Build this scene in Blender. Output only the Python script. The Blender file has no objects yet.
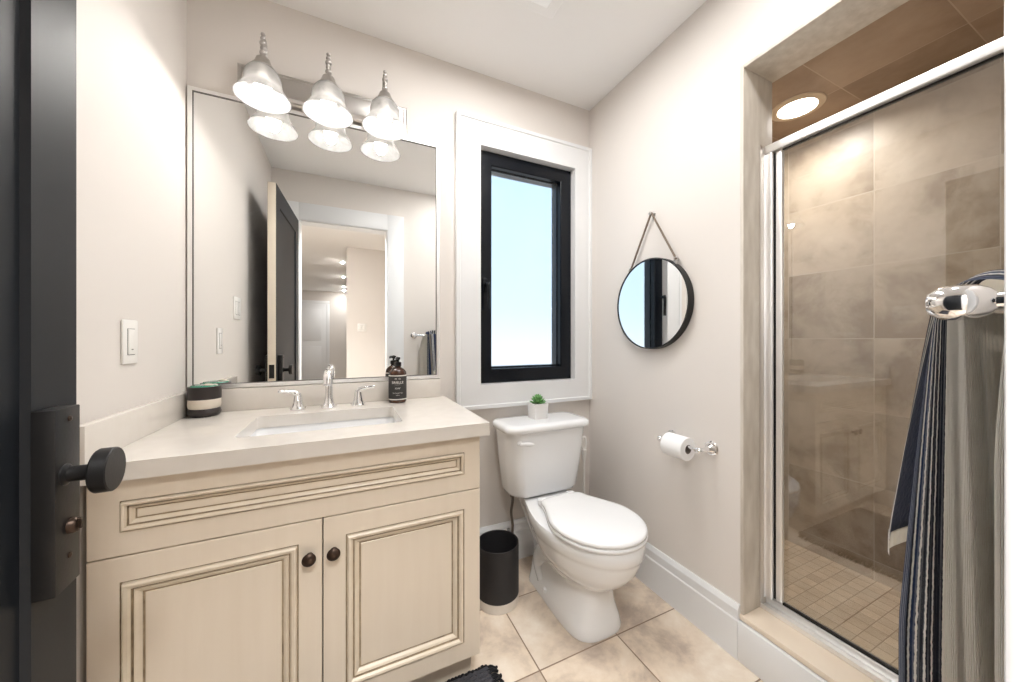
import bpy, bmesh, math, random
from mathutils import Vector, Matrix
random.seed(7)
PI = math.pi
S = bpy.context.scene
COL = S.collection

# ------------------------------------------------------------------ camera, world, exposure, lights
CAM_Z = 1.128
cd = bpy.data.cameras.new('camera')
cam = bpy.data.objects.new('camera', cd)
COL.objects.link(cam)
cam.location = (0, 0, CAM_Z)
cam.rotation_euler = (PI / 2, 0, math.radians(-25.26))
cd.sensor_width = 36
cd.lens = 350.7 / 1024 * 36
cd.shift_y = -1.5 / 1024
cd.clip_start = 0.01
cd.clip_end = 60
S.camera = cam

S.view_settings.view_transform = 'Standard'
S.view_settings.look = 'None'
S.view_settings.gamma = 1
S.view_settings.use_curve_mapping = False
S.view_settings.exposure = 0.54

BULB = 2.0          # watts, each vanity bulb
HALL = 5.0          # watts, each hall downlight
SHOWER = 4.2        # watts, shower downlight
SKY = 1.3

w = bpy.data.worlds.new('sky')
S.world = w
w.use_nodes = True
nt = w.node_tree
nt.nodes.clear()
wo = nt.nodes.new('ShaderNodeOutputWorld')
bg = nt.nodes.new('ShaderNodeBackground')
tc = nt.nodes.new('ShaderNodeTexCoord')
sx = nt.nodes.new('ShaderNodeSeparateXYZ')
rp = nt.nodes.new('ShaderNodeValToRGB')
mr = nt.nodes.new('ShaderNodeMapRange')
mr.inputs[1].default_value = -0.3
mr.inputs[2].default_value = 0.7
nt.links.new(tc.outputs['Generated'], sx.inputs[0])
nt.links.new(sx.outputs[2], mr.inputs[0])
nt.links.new(mr.outputs[0], rp.inputs[0])
e = rp.color_ramp.elements
e[0].position = 0.16
e[0].color = (0.74, 0.76, 0.78, 1)
e[1].position = 0.38
e[1].color = (0.50, 0.64, 0.76, 1)
e2 = e.new(0.75)
e2.color = (0.40, 0.56, 0.71, 1)
nt.links.new(rp.outputs[0], bg.inputs[0])
bg.inputs[1].default_value = SKY
nt.links.new(bg.outputs[0], wo.inputs[0])


def lamp(name, kind, loc, power, color=(1, 1, 1), size=0.1, rot=(0, 0, 0), size_y=None, spread=None):
    ld = bpy.data.lights.new(name, kind)
    ld.energy = power
    ld.color = color
    if kind == 'AREA':
        ld.size = size
        if size_y:
            ld.shape = 'RECTANGLE'
            ld.size_y = size_y
        else:
            ld.shape = 'DISK'
        if spread:
            ld.spread = spread
    else:
        ld.shadow_soft_size = size
    o = bpy.data.objects.new(name, ld)
    COL.objects.link(o)
    o.location = loc
    o.rotation_euler = rot
    return o


WARM = (1.0, 0.962, 0.918)
NEUT = (1.0, 0.99, 0.98)
# added fill lamps outside the door, no fixtures, then the real hall downlights
lamp('hall_fill_lamp', 'AREA', (0.05, -0.42, 2.42), 28, NEUT, 0.35, spread=2.0)
lamp('hall_fill_lamp', 'AREA', (-1.0, -0.62, 2.42), 34, NEUT, 0.35)
for y in (-3.37, -4.9, -6.4, -7.2):
    lamp('hall_downlight_lamp', 'AREA', (-0.06, y, 2.43), HALL, NEUT, 0.05)
# fill lamp added below the extractor fan to brighten the bathroom
lamp('fan_fill_lamp', 'AREA', (0.625, 1.07, 2.405), 5.5, NEUT, 0.2, size_y=0.2)
# two more added fill lamps, out of view under the bathroom ceiling
lamp('ceiling_fill_lamp', 'AREA', (0.3, 1.0, 2.43), 3, NEUT, 0.14)
lamp('ceiling_fill_lamp', 'AREA', (0.85, 0.42, 2.43), 4, NEUT, 0.14)
# shower downlight
lamp('shower_lamp', 'AREA', (1.826, 0.876, 2.155), SHOWER, WARM, 0.13, spread=2.75)


# ------------------------------------------------------------------ materials
def lin(r, g, b):
    f = lambda c: (c / 255 / 12.92) if c / 255 <= 0.04045 else ((c / 255 + 0.055) / 1.055) ** 2.4
    return (f(r), f(g), f(b), 1)


def mat(name, col, rough=0.5, metal=0.0, noise=0.0, nscale=20, bump=0.0, bscale=80, spec=0.5, coat=0.0, trans=0.0, ior=1.45, emis=None, estr=0.0, stretch=None, col2=None):
    m = bpy.data.materials.new(name)
    m.use_nodes = True
    t = m.node_tree
    b = t.nodes['Principled BSDF']
    b.inputs['Base Color'].default_value = col
    b.inputs['Roughness'].default_value = rough
    b.inputs['Metallic'].default_value = metal
    b.inputs['Specular IOR Level'].default_value = spec
    b.inputs['Coat Weight'].default_value = coat
    b.inputs['Transmission Weight'].default_value = trans
    b.inputs['IOR'].default_value = ior
    if emis:
        b.inputs['Emission Color'].default_value = emis
        b.inputs['Emission Strength'].default_value = estr
    if noise or bump or col2:
        c = t.nodes.new('ShaderNodeTexCoord')
        mp = t.nodes.new('ShaderNodeMapping')
        t.links.new(c.outputs['Object'], mp.inputs[0])
        if stretch:
            mp.inputs['Scale'].default_value = stretch
    if noise or col2:
        n = t.nodes.new('ShaderNodeTexNoise')
        n.inputs['Scale'].default_value = nscale
        n.inputs['Detail'].default_value = 5
        t.links.new(mp.outputs[0], n.inputs[0])
        mx = t.nodes.new('ShaderNodeMixRGB')
        mx.inputs[1].default_value = col if col2 else tuple(max(0, c_ * (1 - noise)) for c_ in col[:3]) + (1,)
        mx.inputs[2].default_value = col2 if col2 else tuple(min(1, c_ * (1 + noise)) for c_ in col[:3]) + (1,)
        t.links.new(n.outputs[0], mx.inputs[0])
        t.links.new(mx.outputs[0], b.inputs['Base Color'])
    if bump:
        n2 = t.nodes.new('ShaderNodeTexNoise')
        n2.inputs['Scale'].default_value = bscale
        n2.inputs['Detail'].default_value = 3
        t.links.new(mp.outputs[0], n2.inputs[0])
        bp = t.nodes.new('ShaderNodeBump')
        bp.inputs['Strength'].default_value = bump
        bp.inputs['Distance'].default_value = 0.003
        t.links.new(n2.outputs[0], bp.inputs['Height'])
        t.links.new(bp.outputs[0], b.inputs['Normal'])
    return m


def tile_mat(name, axes, size, origin, mortar, c1, c2, vein, grout, rough=0.35, vs=3.0, veinamt=0.6, warm=None):
    """square tiles laid on a grid in world metres; axes = which object axes span the surface"""
    m = bpy.data.materials.new(name)
    m.use_nodes = True
    t = m.node_tree
    b = t.nodes['Principled BSDF']
    b.inputs['Roughness'].default_value = rough
    c = t.nodes.new('ShaderNodeTexCoord')
    s = t.nodes.new('ShaderNodeSeparateXYZ')
    t.links.new(c.outputs['Object'], s.inputs[0])
    k = t.nodes.new('ShaderNodeCombineXYZ')
    for i in (0, 1):
        a = t.nodes.new('ShaderNodeMath')
        a.operation = 'SUBTRACT'
        a.inputs[1].default_value = origin[i] - 40 * size[i]
        t.links.new(s.outputs['XYZ'.index(axes[i])], a.inputs[0])
        t.links.new(a.outputs[0], k.inputs[i])
    br = t.nodes.new('ShaderNodeTexBrick')
    br.offset = 0
    br.squash = 1
    br.inputs['Scale'].default_value = 1
    br.inputs['Brick Width'].default_value = size[0]
    br.inputs['Row Height'].default_value = size[1]
    br.inputs['Mortar Size'].default_value = mortar
    br.inputs['Mortar Smooth'].default_value = 0.15
    br.inputs['Bias'].default_value = 0
    br.inputs['Color1'].default_value = (0, 0, 0, 1)
    br.inputs['Color2'].default_value = (1, 1, 1, 1)
    br.inputs['Mortar'].default_value = (0.5, 0.5, 0.5, 1)
    t.links.new(k.outputs[0], br.inputs[0])
    # per tile offset for the cloud pattern
    vm = t.nodes.new('ShaderNodeVectorMath')
    vm.operation = 'MULTIPLY_ADD'
    vm.inputs[1].default_value = (7.3, 3.1, 5.7)
    t.links.new(br.outputs['Color'], vm.inputs[0])
    t.links.new(c.outputs['Object'], vm.inputs[2])
    n = t.nodes.new('ShaderNodeTexNoise')
    n.inputs['Scale'].default_value = vs
    n.inputs['Detail'].default_value = 8
    n.inputs['Roughness'].default_value = 0.62
    n.inputs['Distortion'].default_value = 0.25
    t.links.new(vm.outputs[0], n.inputs[0])
    r = t.nodes.new('ShaderNodeValToRGB')
    el = r.color_ramp.elements
    el[0].position = 0.36
    el[0].color = vein
    el[1].position = 0.52
    el[1].color = c1
    x = el.new(0.70)
    x.color = c2
    t.links.new(n.outputs[0], r.inputs[0])
    mixv = t.nodes.new('ShaderNodeMixRGB')
    mixv.inputs[0].default_value = veinamt
    mixv.inputs[1].default_value = c1
    t.links.new(r.outputs[0], mixv.inputs[2])
    out = mixv.outputs[0]
    # tile to tile tone
    hv = t.nodes.new('ShaderNodeMixRGB')
    hv.blend_type = 'MULTIPLY'
    hv.inputs[0].default_value = 1
    mr2 = t.nodes.new('ShaderNodeMapRange')
    mr2.inputs[3].default_value = 0.9
    mr2.inputs[4].default_value = 1.06
    t.links.new(br.outputs['Color'], mr2.inputs[0])
    t.links.new(out, hv.inputs[1])
    t.links.new(mr2.outputs[0], hv.inputs[2])
    mg = t.nodes.new('ShaderNodeMixRGB')
    t.links.new(br.outputs['Fac'], mg.inputs[0])
    t.links.new(hv.outputs[0], mg.inputs[1])
    mg.inputs[2].default_value = grout
    t.links.new(mg.outputs[0], b.inputs['Base Color'])
    bp = t.nodes.new('ShaderNodeBump')
    bp.invert = True
    bp.inputs['Strength'].default_value = 0.5
    bp.inputs['Distance'].default_value = 0.002
    t.links.new(br.outputs['Fac'], bp.inputs['Height'])
    t.links.new(bp.outputs[0], b.inputs['Normal'])
    return m


M = {}
M['wall'] = mat('wall_paint', lin(223, 217, 211), 0.6, bump=0.04, bscale=300)
M['ceil'] = mat('ceiling_paint', lin(243, 242, 241), 0.7, bump=0.03, bscale=250)
M['trim'] = mat('white_trim_paint', lin(231, 232, 233), 0.35, bump=0.02, bscale=60)
M['floor'] = tile_mat('floor_tile', 'XY', (0.3385, 0.3385), (0.5955, 1.04), 0.0026, lin(222, 205, 185), lin(240, 229, 214),
                      lin(180, 163, 148), lin(140, 118, 98), 0.32, vs=5.0, veinamt=0.95)
SB1, SB2, SBV, SBG = lin(190, 174, 155), lin(208, 194, 177), lin(150, 131, 111), lin(200, 187, 170)
M['sh_x'] = tile_mat('shower_wall_tile', 'YZ', (0.33, 0.326), (0.716, 1.132), 0.0018, SB1, SB2, SBV, SBG, 0.4, 4.2, 0.9)
M['sh_y'] = tile_mat('shower_end_tile', 'XZ', (0.33, 0.326), (1.45, 1.132), 0.0018, SB1, SB2, SBV, SBG, 0.4, 4.2, 0.9)
M['sh_c'] = tile_mat('shower_ceiling_tile', 'XY', (0.33, 0.33), (1.853, 0.402), 0.0018, lin(166, 144, 122), lin(180, 159, 138), lin(140, 117, 96), lin(190, 170, 150), 0.45, 2.6, 0.85)
M['sh_f'] = tile_mat('shower_floor_mosaic', 'XY', (0.05, 0.05), (1.45, 0.757), 0.0016, lin(206, 184, 156), lin(217, 197, 170), lin(188, 162, 133), lin(160, 136, 110), 0.4, 6, 0.7)
M['marble'] = mat('travertine_jamb', lin(176, 165, 150), 0.55, noise=0.16, nscale=11, bump=0.12, bscale=40, stretch=(3, 3, 0.7), col2=lin(232, 226, 216))
M['curb'] = mat('travertine_curb', lin(218, 200, 178), 0.3, nscale=6, col2=lin(238, 226, 210), bump=0.05, bscale=40)
M['cab'] = mat('cream_cabinet_paint', lin(227, 215, 198), 0.38, nscale=14, col2=lin(219, 205, 186), stretch=(3, 3, 0.25), bump=0.05, bscale=60)
M['bead'] = mat('cream_moulding_paint', lin(230, 219, 201), 0.36, nscale=25, col2=lin(212, 196, 173))
M['glaze'] = mat('brown_antique_glaze', lin(84, 66, 46), 0.5, nscale=40, col2=lin(196, 176, 146))
M['gap'] = mat('dark_shadow_gap_wood', lin(62, 50, 38), 0.7)
M['quartz'] = mat('offwhite_quartz', lin(229, 224, 217), 0.18, nscale=22, col2=lin(218, 211, 202), coat=0.2)
M['ceramic'] = mat('white_ceramic', lin(240, 241, 242), 0.09, coat=0.3)
M['seat'] = mat('white_seat_plastic', lin(243, 244, 245), 0.16)
M['chrome'] = mat('chrome', (0.86, 0.86, 0.87, 1), 0.08, 1.0)
M['alu'] = mat('polished_aluminium', (0.96, 0.955, 0.95, 1), 0.42, 0.85)
M['satin'] = mat('satin_greige_aluminium', (0.62, 0.58, 0.53, 1), 0.35, 0.8)
M['nickel'] = mat('brushed_nickel', (0.50, 0.48, 0.46, 1), 0.3, 1.0)
M['mirror'] = mat('mirror_glass', (0.93, 0.94, 0.935, 1), 0.0, 1.0)
M['bronze'] = mat('dark_bronze', lin(66, 52, 43), 0.4, 0.7)
M['black'] = mat('black_paint', lin(25, 28, 32), 0.45, spec=0.28)
M['iron'] = mat('black_iron', lin(34, 33, 33), 0.42, 0.3, bump=0.05, bscale=200)
M['winframe'] = mat('black_window_frame', lin(9, 14, 22), 0.22, spec=0.35)
M['white_plastic'] = mat('white_plastic', lin(240, 238, 234), 0.3)
M['grey_slot'] = mat('grey_slot', lin(105, 102, 99), 0.5)
M['cream_edge'] = mat('cream_door_edge', lin(226, 214, 196), 0.45)
M['paper'] = mat('toilet_paper', lin(244, 244, 244), 0.9, bump=0.1, bscale=150)
M['card'] = mat('cardboard_tube', lin(120, 112, 104), 0.9)
M['rug'] = mat('charcoal_woven_yarn', lin(44, 43, 46), 0.95, bump=1.0, bscale=260, nscale=220, col2=lin(84, 83, 88))
M['rugblk'] = mat('black_yarn', lin(22, 22, 24), 0.95, bump=1.0, bscale=220)
M['leaf'] = mat('succulent_leaf', lin(92, 150, 92), 0.5, nscale=60, col2=lin(140, 190, 120))
M['pot'] = mat('white_pot', lin(236, 234, 232), 0.5)
M['soil'] = mat('potting_soil', lin(70, 56, 44), 0.9)
M['amber'] = mat('amber_brown_bottle', lin(66, 38, 24), 0.12, coat=0.4)
M['lab'] = mat('charcoal_label', lin(52, 50, 49), 0.6)
M['labtext'] = mat('white_label_print', lin(225, 222, 216), 0.6)
M['ink'] = mat('black_pump_plastic', lin(24, 23, 23), 0.3)
M['jarblk'] = mat('black_glazed_ceramic', lin(45, 38, 37), 0.35, bump=0.2, bscale=90)
M['jarwht'] = mat('cream_glazed_ceramic', lin(222, 212, 198), 0.4, bump=0.15, bscale=90)
M['jade'] = mat('jade_green_glass', lin(60, 135, 110), 0.2)
M['strap'] = mat('grey_brown_strap', lin(120, 106, 92), 0.7)
M['hose'] = mat('braided_hose', lin(105, 98, 92), 0.35, 0.6)
M['wood'] = mat('hall_oak_floor', lin(176, 160, 142), 0.4, nscale=5, col2=lin(196, 182, 164), stretch=(8, 0.8, 1))
M['canwhite'] = mat('white_can_base', lin(228, 222, 214), 0.5, nscale=30, col2=lin(206, 196, 184))
M['bulb'] = mat('lit_bulb', (1, 1, 1, 1), 0.5, emis=(1.0, 0.95, 0.88, 1), estr=4)
M['led'] = mat('lit_downlight', (1, 1, 1, 1), 0.5, emis=(1.0, 0.95, 0.86, 1), estr=9)
M['led_hall'] = mat('lit_hall_downlight', (1, 1, 1, 1), 0.5, emis=(1.0, 0.98, 0.95, 1), estr=9)


def shade_material():
    m = bpy.data.materials.new('frosted_alabaster_shade')
    m.use_nodes = True
    t = m.node_tree
    t.nodes.clear()
    o = t.nodes.new('ShaderNodeOutputMaterial')
    tr = t.nodes.new('ShaderNodeBsdfTranslucent')
    tr.inputs[0].default_value = (0.24, 0.235, 0.23, 1)
    gl = t.nodes.new('ShaderNodeBsdfPrincipled')
    gl.inputs['Base Color'].default_value = (0.5, 0.495, 0.49, 1)
    gl.inputs['Roughness'].default_value = 0.25
    tp = t.nodes.new('ShaderNodeBsdfTransparent')
    tp.inputs[0].default_value = (1, 0.98, 0.95, 1)
    a = t.nodes.new('ShaderNodeMixShader')
    a.inputs[0].default_value = 0.45
    c = t.nodes.new('ShaderNodeTexCoord')
    n = t.nodes.new('ShaderNodeTexNoise')
    n.inputs['Scale'].default_value = 14
    n.inputs['Distortion'].default_value = 2.0
    r = t.nodes.new('ShaderNodeMapRange')
    r.inputs[1].default_value = 0.3
    r.inputs[2].default_value = 0.75
    r.inputs[3].default_value = 0.10
    r.inputs[4].default_value = 0.34
    t.links.new(c.outputs['Object'], n.inputs[0])
    t.links.new(n.outputs[0], r.inputs[0])
    b = t.nodes.new('ShaderNodeMixShader')
    t.links.new(tr.outputs[0], a.inputs[1])
    t.links.new(gl.outputs[0], a.inputs[2])
    t.links.new(r.outputs[0], b.inputs[0])
    t.links.new(a.outputs[0], b.inputs[1])
    t.links.new(tp.outputs[0], b.inputs[2])
    t.links.new(b.outputs[0], o.inputs[0])
    return m


M['shade'] = shade_material()


def clear_glass():
    m = bpy.data.materials.new('clear_shower_glass')
    m.use_nodes = True
    t = m.node_tree
    t.nodes.clear()
    o = t.nodes.new('ShaderNodeOutputMaterial')
    tp = t.nodes.new('ShaderNodeBsdfTransparent')
    tp.inputs[0].default_value = (0.97, 0.98, 0.975, 1)
    gl = t.nodes.new('ShaderNodeBsdfGlossy')
    gl.inputs['Roughness'].default_value = 0.0
    lw = t.nodes.new('ShaderNodeLayerWeight')
    lw.inputs[0].default_value = 0.5
    p = t.nodes.new('ShaderNodeMath')
    p.operation = 'POWER'
    p.inputs[1].default_value = 5
    k = t.nodes.new('ShaderNodeMath')
    k.operation = 'MULTIPLY_ADD'
    k.inputs[1].default_value = 0.93
    k.inputs[2].default_value = 0.11
    t.links.new(lw.outputs['Facing'], p.inputs[0])
    t.links.new(p.outputs[0], k.inputs[0])
    mx = t.nodes.new('ShaderNodeMixShader')
    t.links.new(k.outputs[0], mx.inputs[0])
    t.links.new(tp.outputs[0], mx.inputs[1])
    t.links.new(gl.outputs[0], mx.inputs[2])
    t.links.new(mx.outputs[0], o.inputs[0])
    return m


M['glass'] = clear_glass()


def frosted():
    m = bpy.data.materials.new('frosted_window_glass')
    m.use_nodes = True
    t = m.node_tree
    t.nodes.clear()
    o = t.nodes.new('ShaderNodeOutputMaterial')
    rf = t.nodes.new('ShaderNodeBsdfRefraction')
    rf.inputs['Roughness'].default_value = 0.32
    rf.inputs['IOR'].default_value = 1.12
    rf.inputs[0].default_value = (0.97, 0.985, 1, 1)
    gl = t.nodes.new('ShaderNodeBsdfGlossy')
    gl.inputs['Roughness'].default_value = 0.3
    mx = t.nodes.new('ShaderNodeMixShader')
    mx.inputs[0].default_value = 0.05
    t.links.new(rf.outputs[0], mx.inputs[1])
    t.links.new(gl.outputs[0], mx.inputs[2])
    t.links.new(mx.outputs[0], o.inputs[0])
    return m


M['frosted'] = frosted()


def towel_mat():
    m = bpy.data.materials.new('striped_knit_towel')
    m.use_nodes = True
    t = m.node_tree
    b = t.nodes['Principled BSDF']
    b.inputs['Roughness'].default_value = 0.95
    b.inputs['Sheen Weight'].default_value = 0.3
    uv = t.nodes.new('ShaderNodeUVMap')
    s = t.nodes.new('ShaderNodeSeparateXYZ')
    t.links.new(uv.outputs[0], s.inputs[0])
    r = t.nodes.new('ShaderNodeValToRGB')
    r.color_ramp.interpolation = 'CONSTANT'
    navy, blk, wht, crm = lin(40, 58, 94), lin(30, 34, 50), lin(244, 241, 236), lin(243, 237, 226)
    st = [(0.0, navy), (0.066, blk), (0.082, wht), (0.091, navy), (0.110, wht), (0.119, blk), (0.138, wht), (0.147, blk), (0.166, wht), (0.173, blk), (0.212, crm),
          (0.85, navy), (0.885, wht), (0.925, navy), (0.942, wht), (0.966, navy)]
    el = r.color_ramp.elements
    el[0].position, el[0].color = st[0]
    el[1].position, el[1].color = st[1]
    for p, c in st[2:]:
        x = el.new(p)
        x.color = c
    # wool wobble
    n = t.nodes.new('ShaderNodeTexNoise')
    n.inputs['Scale'].default_value = 160
    c = t.nodes.new('ShaderNodeTexCoord')
    t.links.new(c.outputs['Object'], n.inputs[0])
    ad = t.nodes.new('ShaderNodeMath')
    ad.operation = 'MULTIPLY_ADD'
    ad.inputs[1].default_value = 0.008
    t.links.new(n.outputs[0], ad.inputs[0])
    t.links.new(s.outputs[0], ad.inputs[2])
    t.links.new(ad.outputs[0], r.inputs[0])
    # ribs along the length
    sn = t.nodes.new('ShaderNodeMath')
    sn.operation = 'MULTIPLY'
    sn.inputs[1].default_value = 2 * PI * 62
    t.links.new(s.outputs[0], sn.inputs[0])
    si = t.nodes.new('ShaderNodeMath')
    si.operation = 'SINE'
    t.links.new(sn.outputs[0], si.inputs[0])
    ma = t.nodes.new('ShaderNodeMath')
    ma.operation = 'MULTIPLY_ADD'
    ma.inputs[1].default_value = 0.5
    t.links.new(si.outputs[0], ma.inputs[0])
    t.links.new(n.outputs[0], ma.inputs[2])
    bp = t.nodes.new('ShaderNodeBump')
    bp.inputs['Strength'].default_value = 0.8
    bp.inputs['Distance'].default_value = 0.0016
    t.links.new(ma.outputs[0], bp.inputs['Height'])
    t.links.new(bp.outputs[0], b.inputs['Normal'])
    t.links.new(r.outputs[0], b.inputs['Base Color'])
    return m


M['towel'] = towel_mat()


# ------------------------------------------------------------------ mesh helpers
def box(bm, a, b, bev=0.0, seg=2):
    r = bmesh.ops.create_cube(bm, size=1)
    vs = r['verts']
    c = [(a[i] + b[i]) / 2 for i in range(3)]
    d = [abs(b[i] - a[i]) for i in range(3)]
    for v in vs:
        v.co = Vector((c[0] + v.co.x * d[0], c[1] + v.co.y * d[1], c[2] + v.co.z * d[2]))
    if bev:
        es = list({e for v in vs for e in v.link_edges})
        bmesh.ops.bevel(bm, geom=es, offset=bev, segments=seg, affect='EDGES', profile=0.5)
    return bm


def rings(bm, rs, cap0=True, cap1=True, closed=True):
    """skin a list of equally long point loops"""
    vv = [[bm.verts.new(p) for p in r] for r in rs]
    n = len(rs[0])
    for i in range(len(rs) - 1):
        for j in range(n if closed else n - 1):
            k = (j + 1) % n
            bm.faces.new((vv[i][j], vv[i][k], vv[i + 1][k], vv[i + 1][j]))
    if cap0:
        bm.faces.new(vv[0][::-1])
    if cap1:
        bm.faces.new(vv[-1])
    return vv


def lathe(bm, prof, c=(0, 0, 0), n=32, axis='Z', cap0=False, cap1=False):
    rs = []
    for r, h in prof:
        ring = []
        for j in range(n):
            a = 2 * PI * j / n
            p = (r * math.cos(a), r * math.sin(a), h)
            if axis == 'X':
                p = (h, r * math.cos(a), r * math.sin(a))
            if axis == 'Y':
                p = (r * math.sin(a), h, r * math.cos(a))
            ring.append((p[0] + c[0], p[1] + c[1], p[2] + c[2]))
        rs.append(ring)
    rings(bm, rs, cap0, cap1)
    return bm


def tube(bm, pts, r, n=12, caps=True):
    pts = [Vector(p) for p in pts]
    rr = r if isinstance(r, (list, tuple)) else [r] * len(pts)
    t0 = (pts[1] - pts[0]).normalized()
    up = Vector((0, 0, 1)) if abs(t0.z) < 0.9 else Vector((1, 0, 0))
    nrm = t0.cross(up).normalized()
    rs = []
    for i, p in enumerate(pts):
        if i == 0:
            t = t0
        elif i == len(pts) - 1:
            t = (pts[i] - pts[i - 1]).normalized()
        else:
            t = ((pts[i] - pts[i - 1]).normalized() + (pts[i + 1] - pts[i]).normalized())
            t = t.normalized() if t.length > 1e-6 else t0
        nrm = (nrm - t * nrm.dot(t)).normalized()
        bn = t.cross(nrm)
        rs.append([tuple(p + (nrm * math.cos(2 * PI * j / n) + bn * math.sin(2 * PI * j / n)) * rr[i]) for j in range(n)])
    rings(bm, rs, caps, caps)
    return bm


def smooth_path(pts, k=6):
    P = [Vector(p) for p in pts]
    P = [P[0] * 2 - P[1]] + P + [P[-1] * 2 - P[-2]]
    out = []
    for i in range(1, len(P) - 2):
        for s in range(k):
            t = s / k
            a, b, c, d = P[i - 1], P[i], P[i + 1], P[i + 2]
            out.append(0.5 * ((2 * b) + (c - a) * t + (2 * a - 5 * b + 4 * c - d) * t * t + (3 * b - a - 3 * c + d) * t ** 3))
    out.append(P[-2])
    return [tuple(p) for p in out]


def ball(bm, c, r, sc=(1, 1, 1), u=20, v=12):
    res = bmesh.ops.create_uvsphere(bm, u_segments=u, v_segments=v, radius=r)
    for vt in res['verts']:
        vt.co = Vector((c[0] + vt.co.x * sc[0], c[1] + vt.co.y * sc[1], c[2] + vt.co.z * sc[2]))
    return bm


def B():
    return bmesh.new()


def obj(name, bm, m, parent=None, local=False, origin=None, angle=35):
    """link a bmesh built in world metres as ONE mesh object (child of parent when given)"""
    off = Vector((0, 0, 0))
    if parent is not None and not local:
        p = parent
        while p is not None:
            off += p.location
            p = p.parent
    elif origin is not None:
        off = Vector(origin)
    bmesh.ops.recalc_face_normals(bm, faces=bm.faces)
    if off.length:
        bmesh.ops.translate(bm, verts=bm.verts, vec=-off)
    me = bpy.data.meshes.new(name)
    bm.to_mesh(me)
    bm.free()
    for x in (m if isinstance(m, (list, tuple)) else [m]):
        me.materials.append(x)
    me.polygons.foreach_set('use_smooth', [True] * len(me.polygons))
    me.set_sharp_from_angle(angle=math.radians(angle))
    o = bpy.data.objects.new(name, me)
    COL.objects.link(o)
    if parent is not None:
        o.parent = parent
    elif origin is not None:
        o.location = origin
    return o


def tag(o, label, cat, group=None, kind=None):
    o['label'] = label
    o['category'] = cat
    if group:
        o['group'] = group
    if kind:
        o['kind'] = kind
    return o


def thing(name, label, cat, loc, rot=0, group=None, kind=None):
    o = bpy.data.objects.new(name, None)
    o.empty_display_size = 0.05
    COL.objects.link(o)
    o.location = loc
    o.rotation_euler = (0, 0, rot)
    tag(o, label, cat, group, kind)
    return o


def struct(name, bm, m, label, cat, angle=35):
    return tag(obj(name, bm, m, angle=angle), label, cat, None, 'structure')


def paint(o, fn):
    for p in o.data.polygons:
        p.material_index = fn(p)


def text_mesh(s, size):
    cu = bpy.data.curves.new('t', 'FONT')
    cu.body = s
    cu.size = size
    cu.align_x = 'CENTER'
    cu.align_y = 'CENTER'
    cu.extrude = 0.0004
    to = bpy.data.objects.new('t', cu)
    COL.objects.link(to)
    dg = bpy.context.evaluated_depsgraph_get()
    dg.update()
    me = bpy.data.meshes.new_from_object(to.evaluated_get(dg))
    bpy.data.objects.remove(to)
    return me


# ------------------------------------------------------------------ room constants
XL, XR, YB, YF, ZC = -0.516, 1.26, 1.63, 0.04, 2.44
XI = 1.43            # inner face of the shower wall
XS = 2.10            # far shower wall
YH = -0.08           # hall face of the rear wall
SO_Y0, SO_Y1, SO_Z1 = 0.06, 0.765, 2.08     # shower opening
CURB = 0.161
DO0, DO1, DOH = -0.337, 0.319, 2.065        # doorway
WX0, WX1, WZ0, WZ1 = 0.59, 1.15, 0.905, 2.08  # window hole

# floor, ceilings
struct('floor', box(B(), (XL - 0.1, YH, -0.05), (XI, YB + 0.15, 0)), M['floor'], 'beige veined square floor tiles of the bathroom with brown grout', 'floor')
struct('ceiling', box(B(), (XL - 0.1, YH, ZC), (XS + 0.1, YB + 0.15, ZC + 0.08)), M['ceil'], 'flat white painted bathroom ceiling', 'ceiling')
# back wall round the window hole
b = B()
box(b, (XL - 0.1, YB, 0), (WX0, YB + 0.15, ZC))
box(b, (WX1, YB, 0), (XI, YB + 0.15, ZC))
box(b, (WX0, YB, 0), (WX1, YB + 0.15, WZ0))
box(b, (WX0, YB, WZ1), (WX1, YB + 0.15, ZC))
struct('wall_back', b, M['wall'], 'greige wall behind the vanity, toilet and window', 'wall')
struct('wall_left', box(B(), (XL - 0.1, YH, 0), (XL, YB, ZC)), M['wall'], 'greige wall along the end of the vanity with the light switches', 'wall')
b = B()
box(b, (XR, SO_Y1 + 0.012, 0), (XI - 0.012, YB, ZC))
box(b, (XR, YH, SO_Z1 + 0.012), (XI - 0.012, SO_Y1 + 0.012, ZC))
box(b, (XR, YH, 0), (XI - 0.012, SO_Y0 - 0.012, SO_Z1 + 0.012))
struct('wall_right', b, M['wall'], 'light greige wall with the round mirror and the shower opening', 'wall')
b = B()
box(b, (XL, YH, 0), (DO0, YF, ZC))
box(b, (DO1, YH, 0), (XR, YF, ZC))
box(b, (DO0, YH, DOH), (DO1, YF, ZC))
struct('wall_front', b, M['wall'], 'greige wall with the doorway, seen in the vanity mirror', 'wall')

# hall seen through the doorway in the mirror
HX0, HX1, HY1 = -2.2, 1.9, -7.6
struct('floor_hall', box(B(), (HX0, HY1, -0.05), (HX1, YH, 0)), M['wood'], 'pale oak floor of the hall beyond the doorway', 'floor')
struct('ceiling_hall', box(B(), (HX0, HY1, ZC), (HX1, YH, ZC + 0.08)), M['ceil'], 'white ceiling of the hall beyond the doorway', 'ceiling')
struct('wall_hall_side', box(B(), (0.0, HY1 + 0.0, 0), (HX1, -2.26, ZC)), M['wall'], 'greige hall wall block facing the doorway with a double switch', 'wall')
b = B()
box(b, (HX0, HY1 - 0.1, 0), (HX1, HY1, ZC))
struct('wall_hall_far', b, M['wall'], 'far end wall of the hall in the mirror', 'wall')
struct('wall_hall_left', box(B(), (HX0 - 0.1, HY1, 0), (HX0, YH, ZC)), M['wall'], 'long greige wall on the door hinge side of the hall', 'wall')
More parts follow.
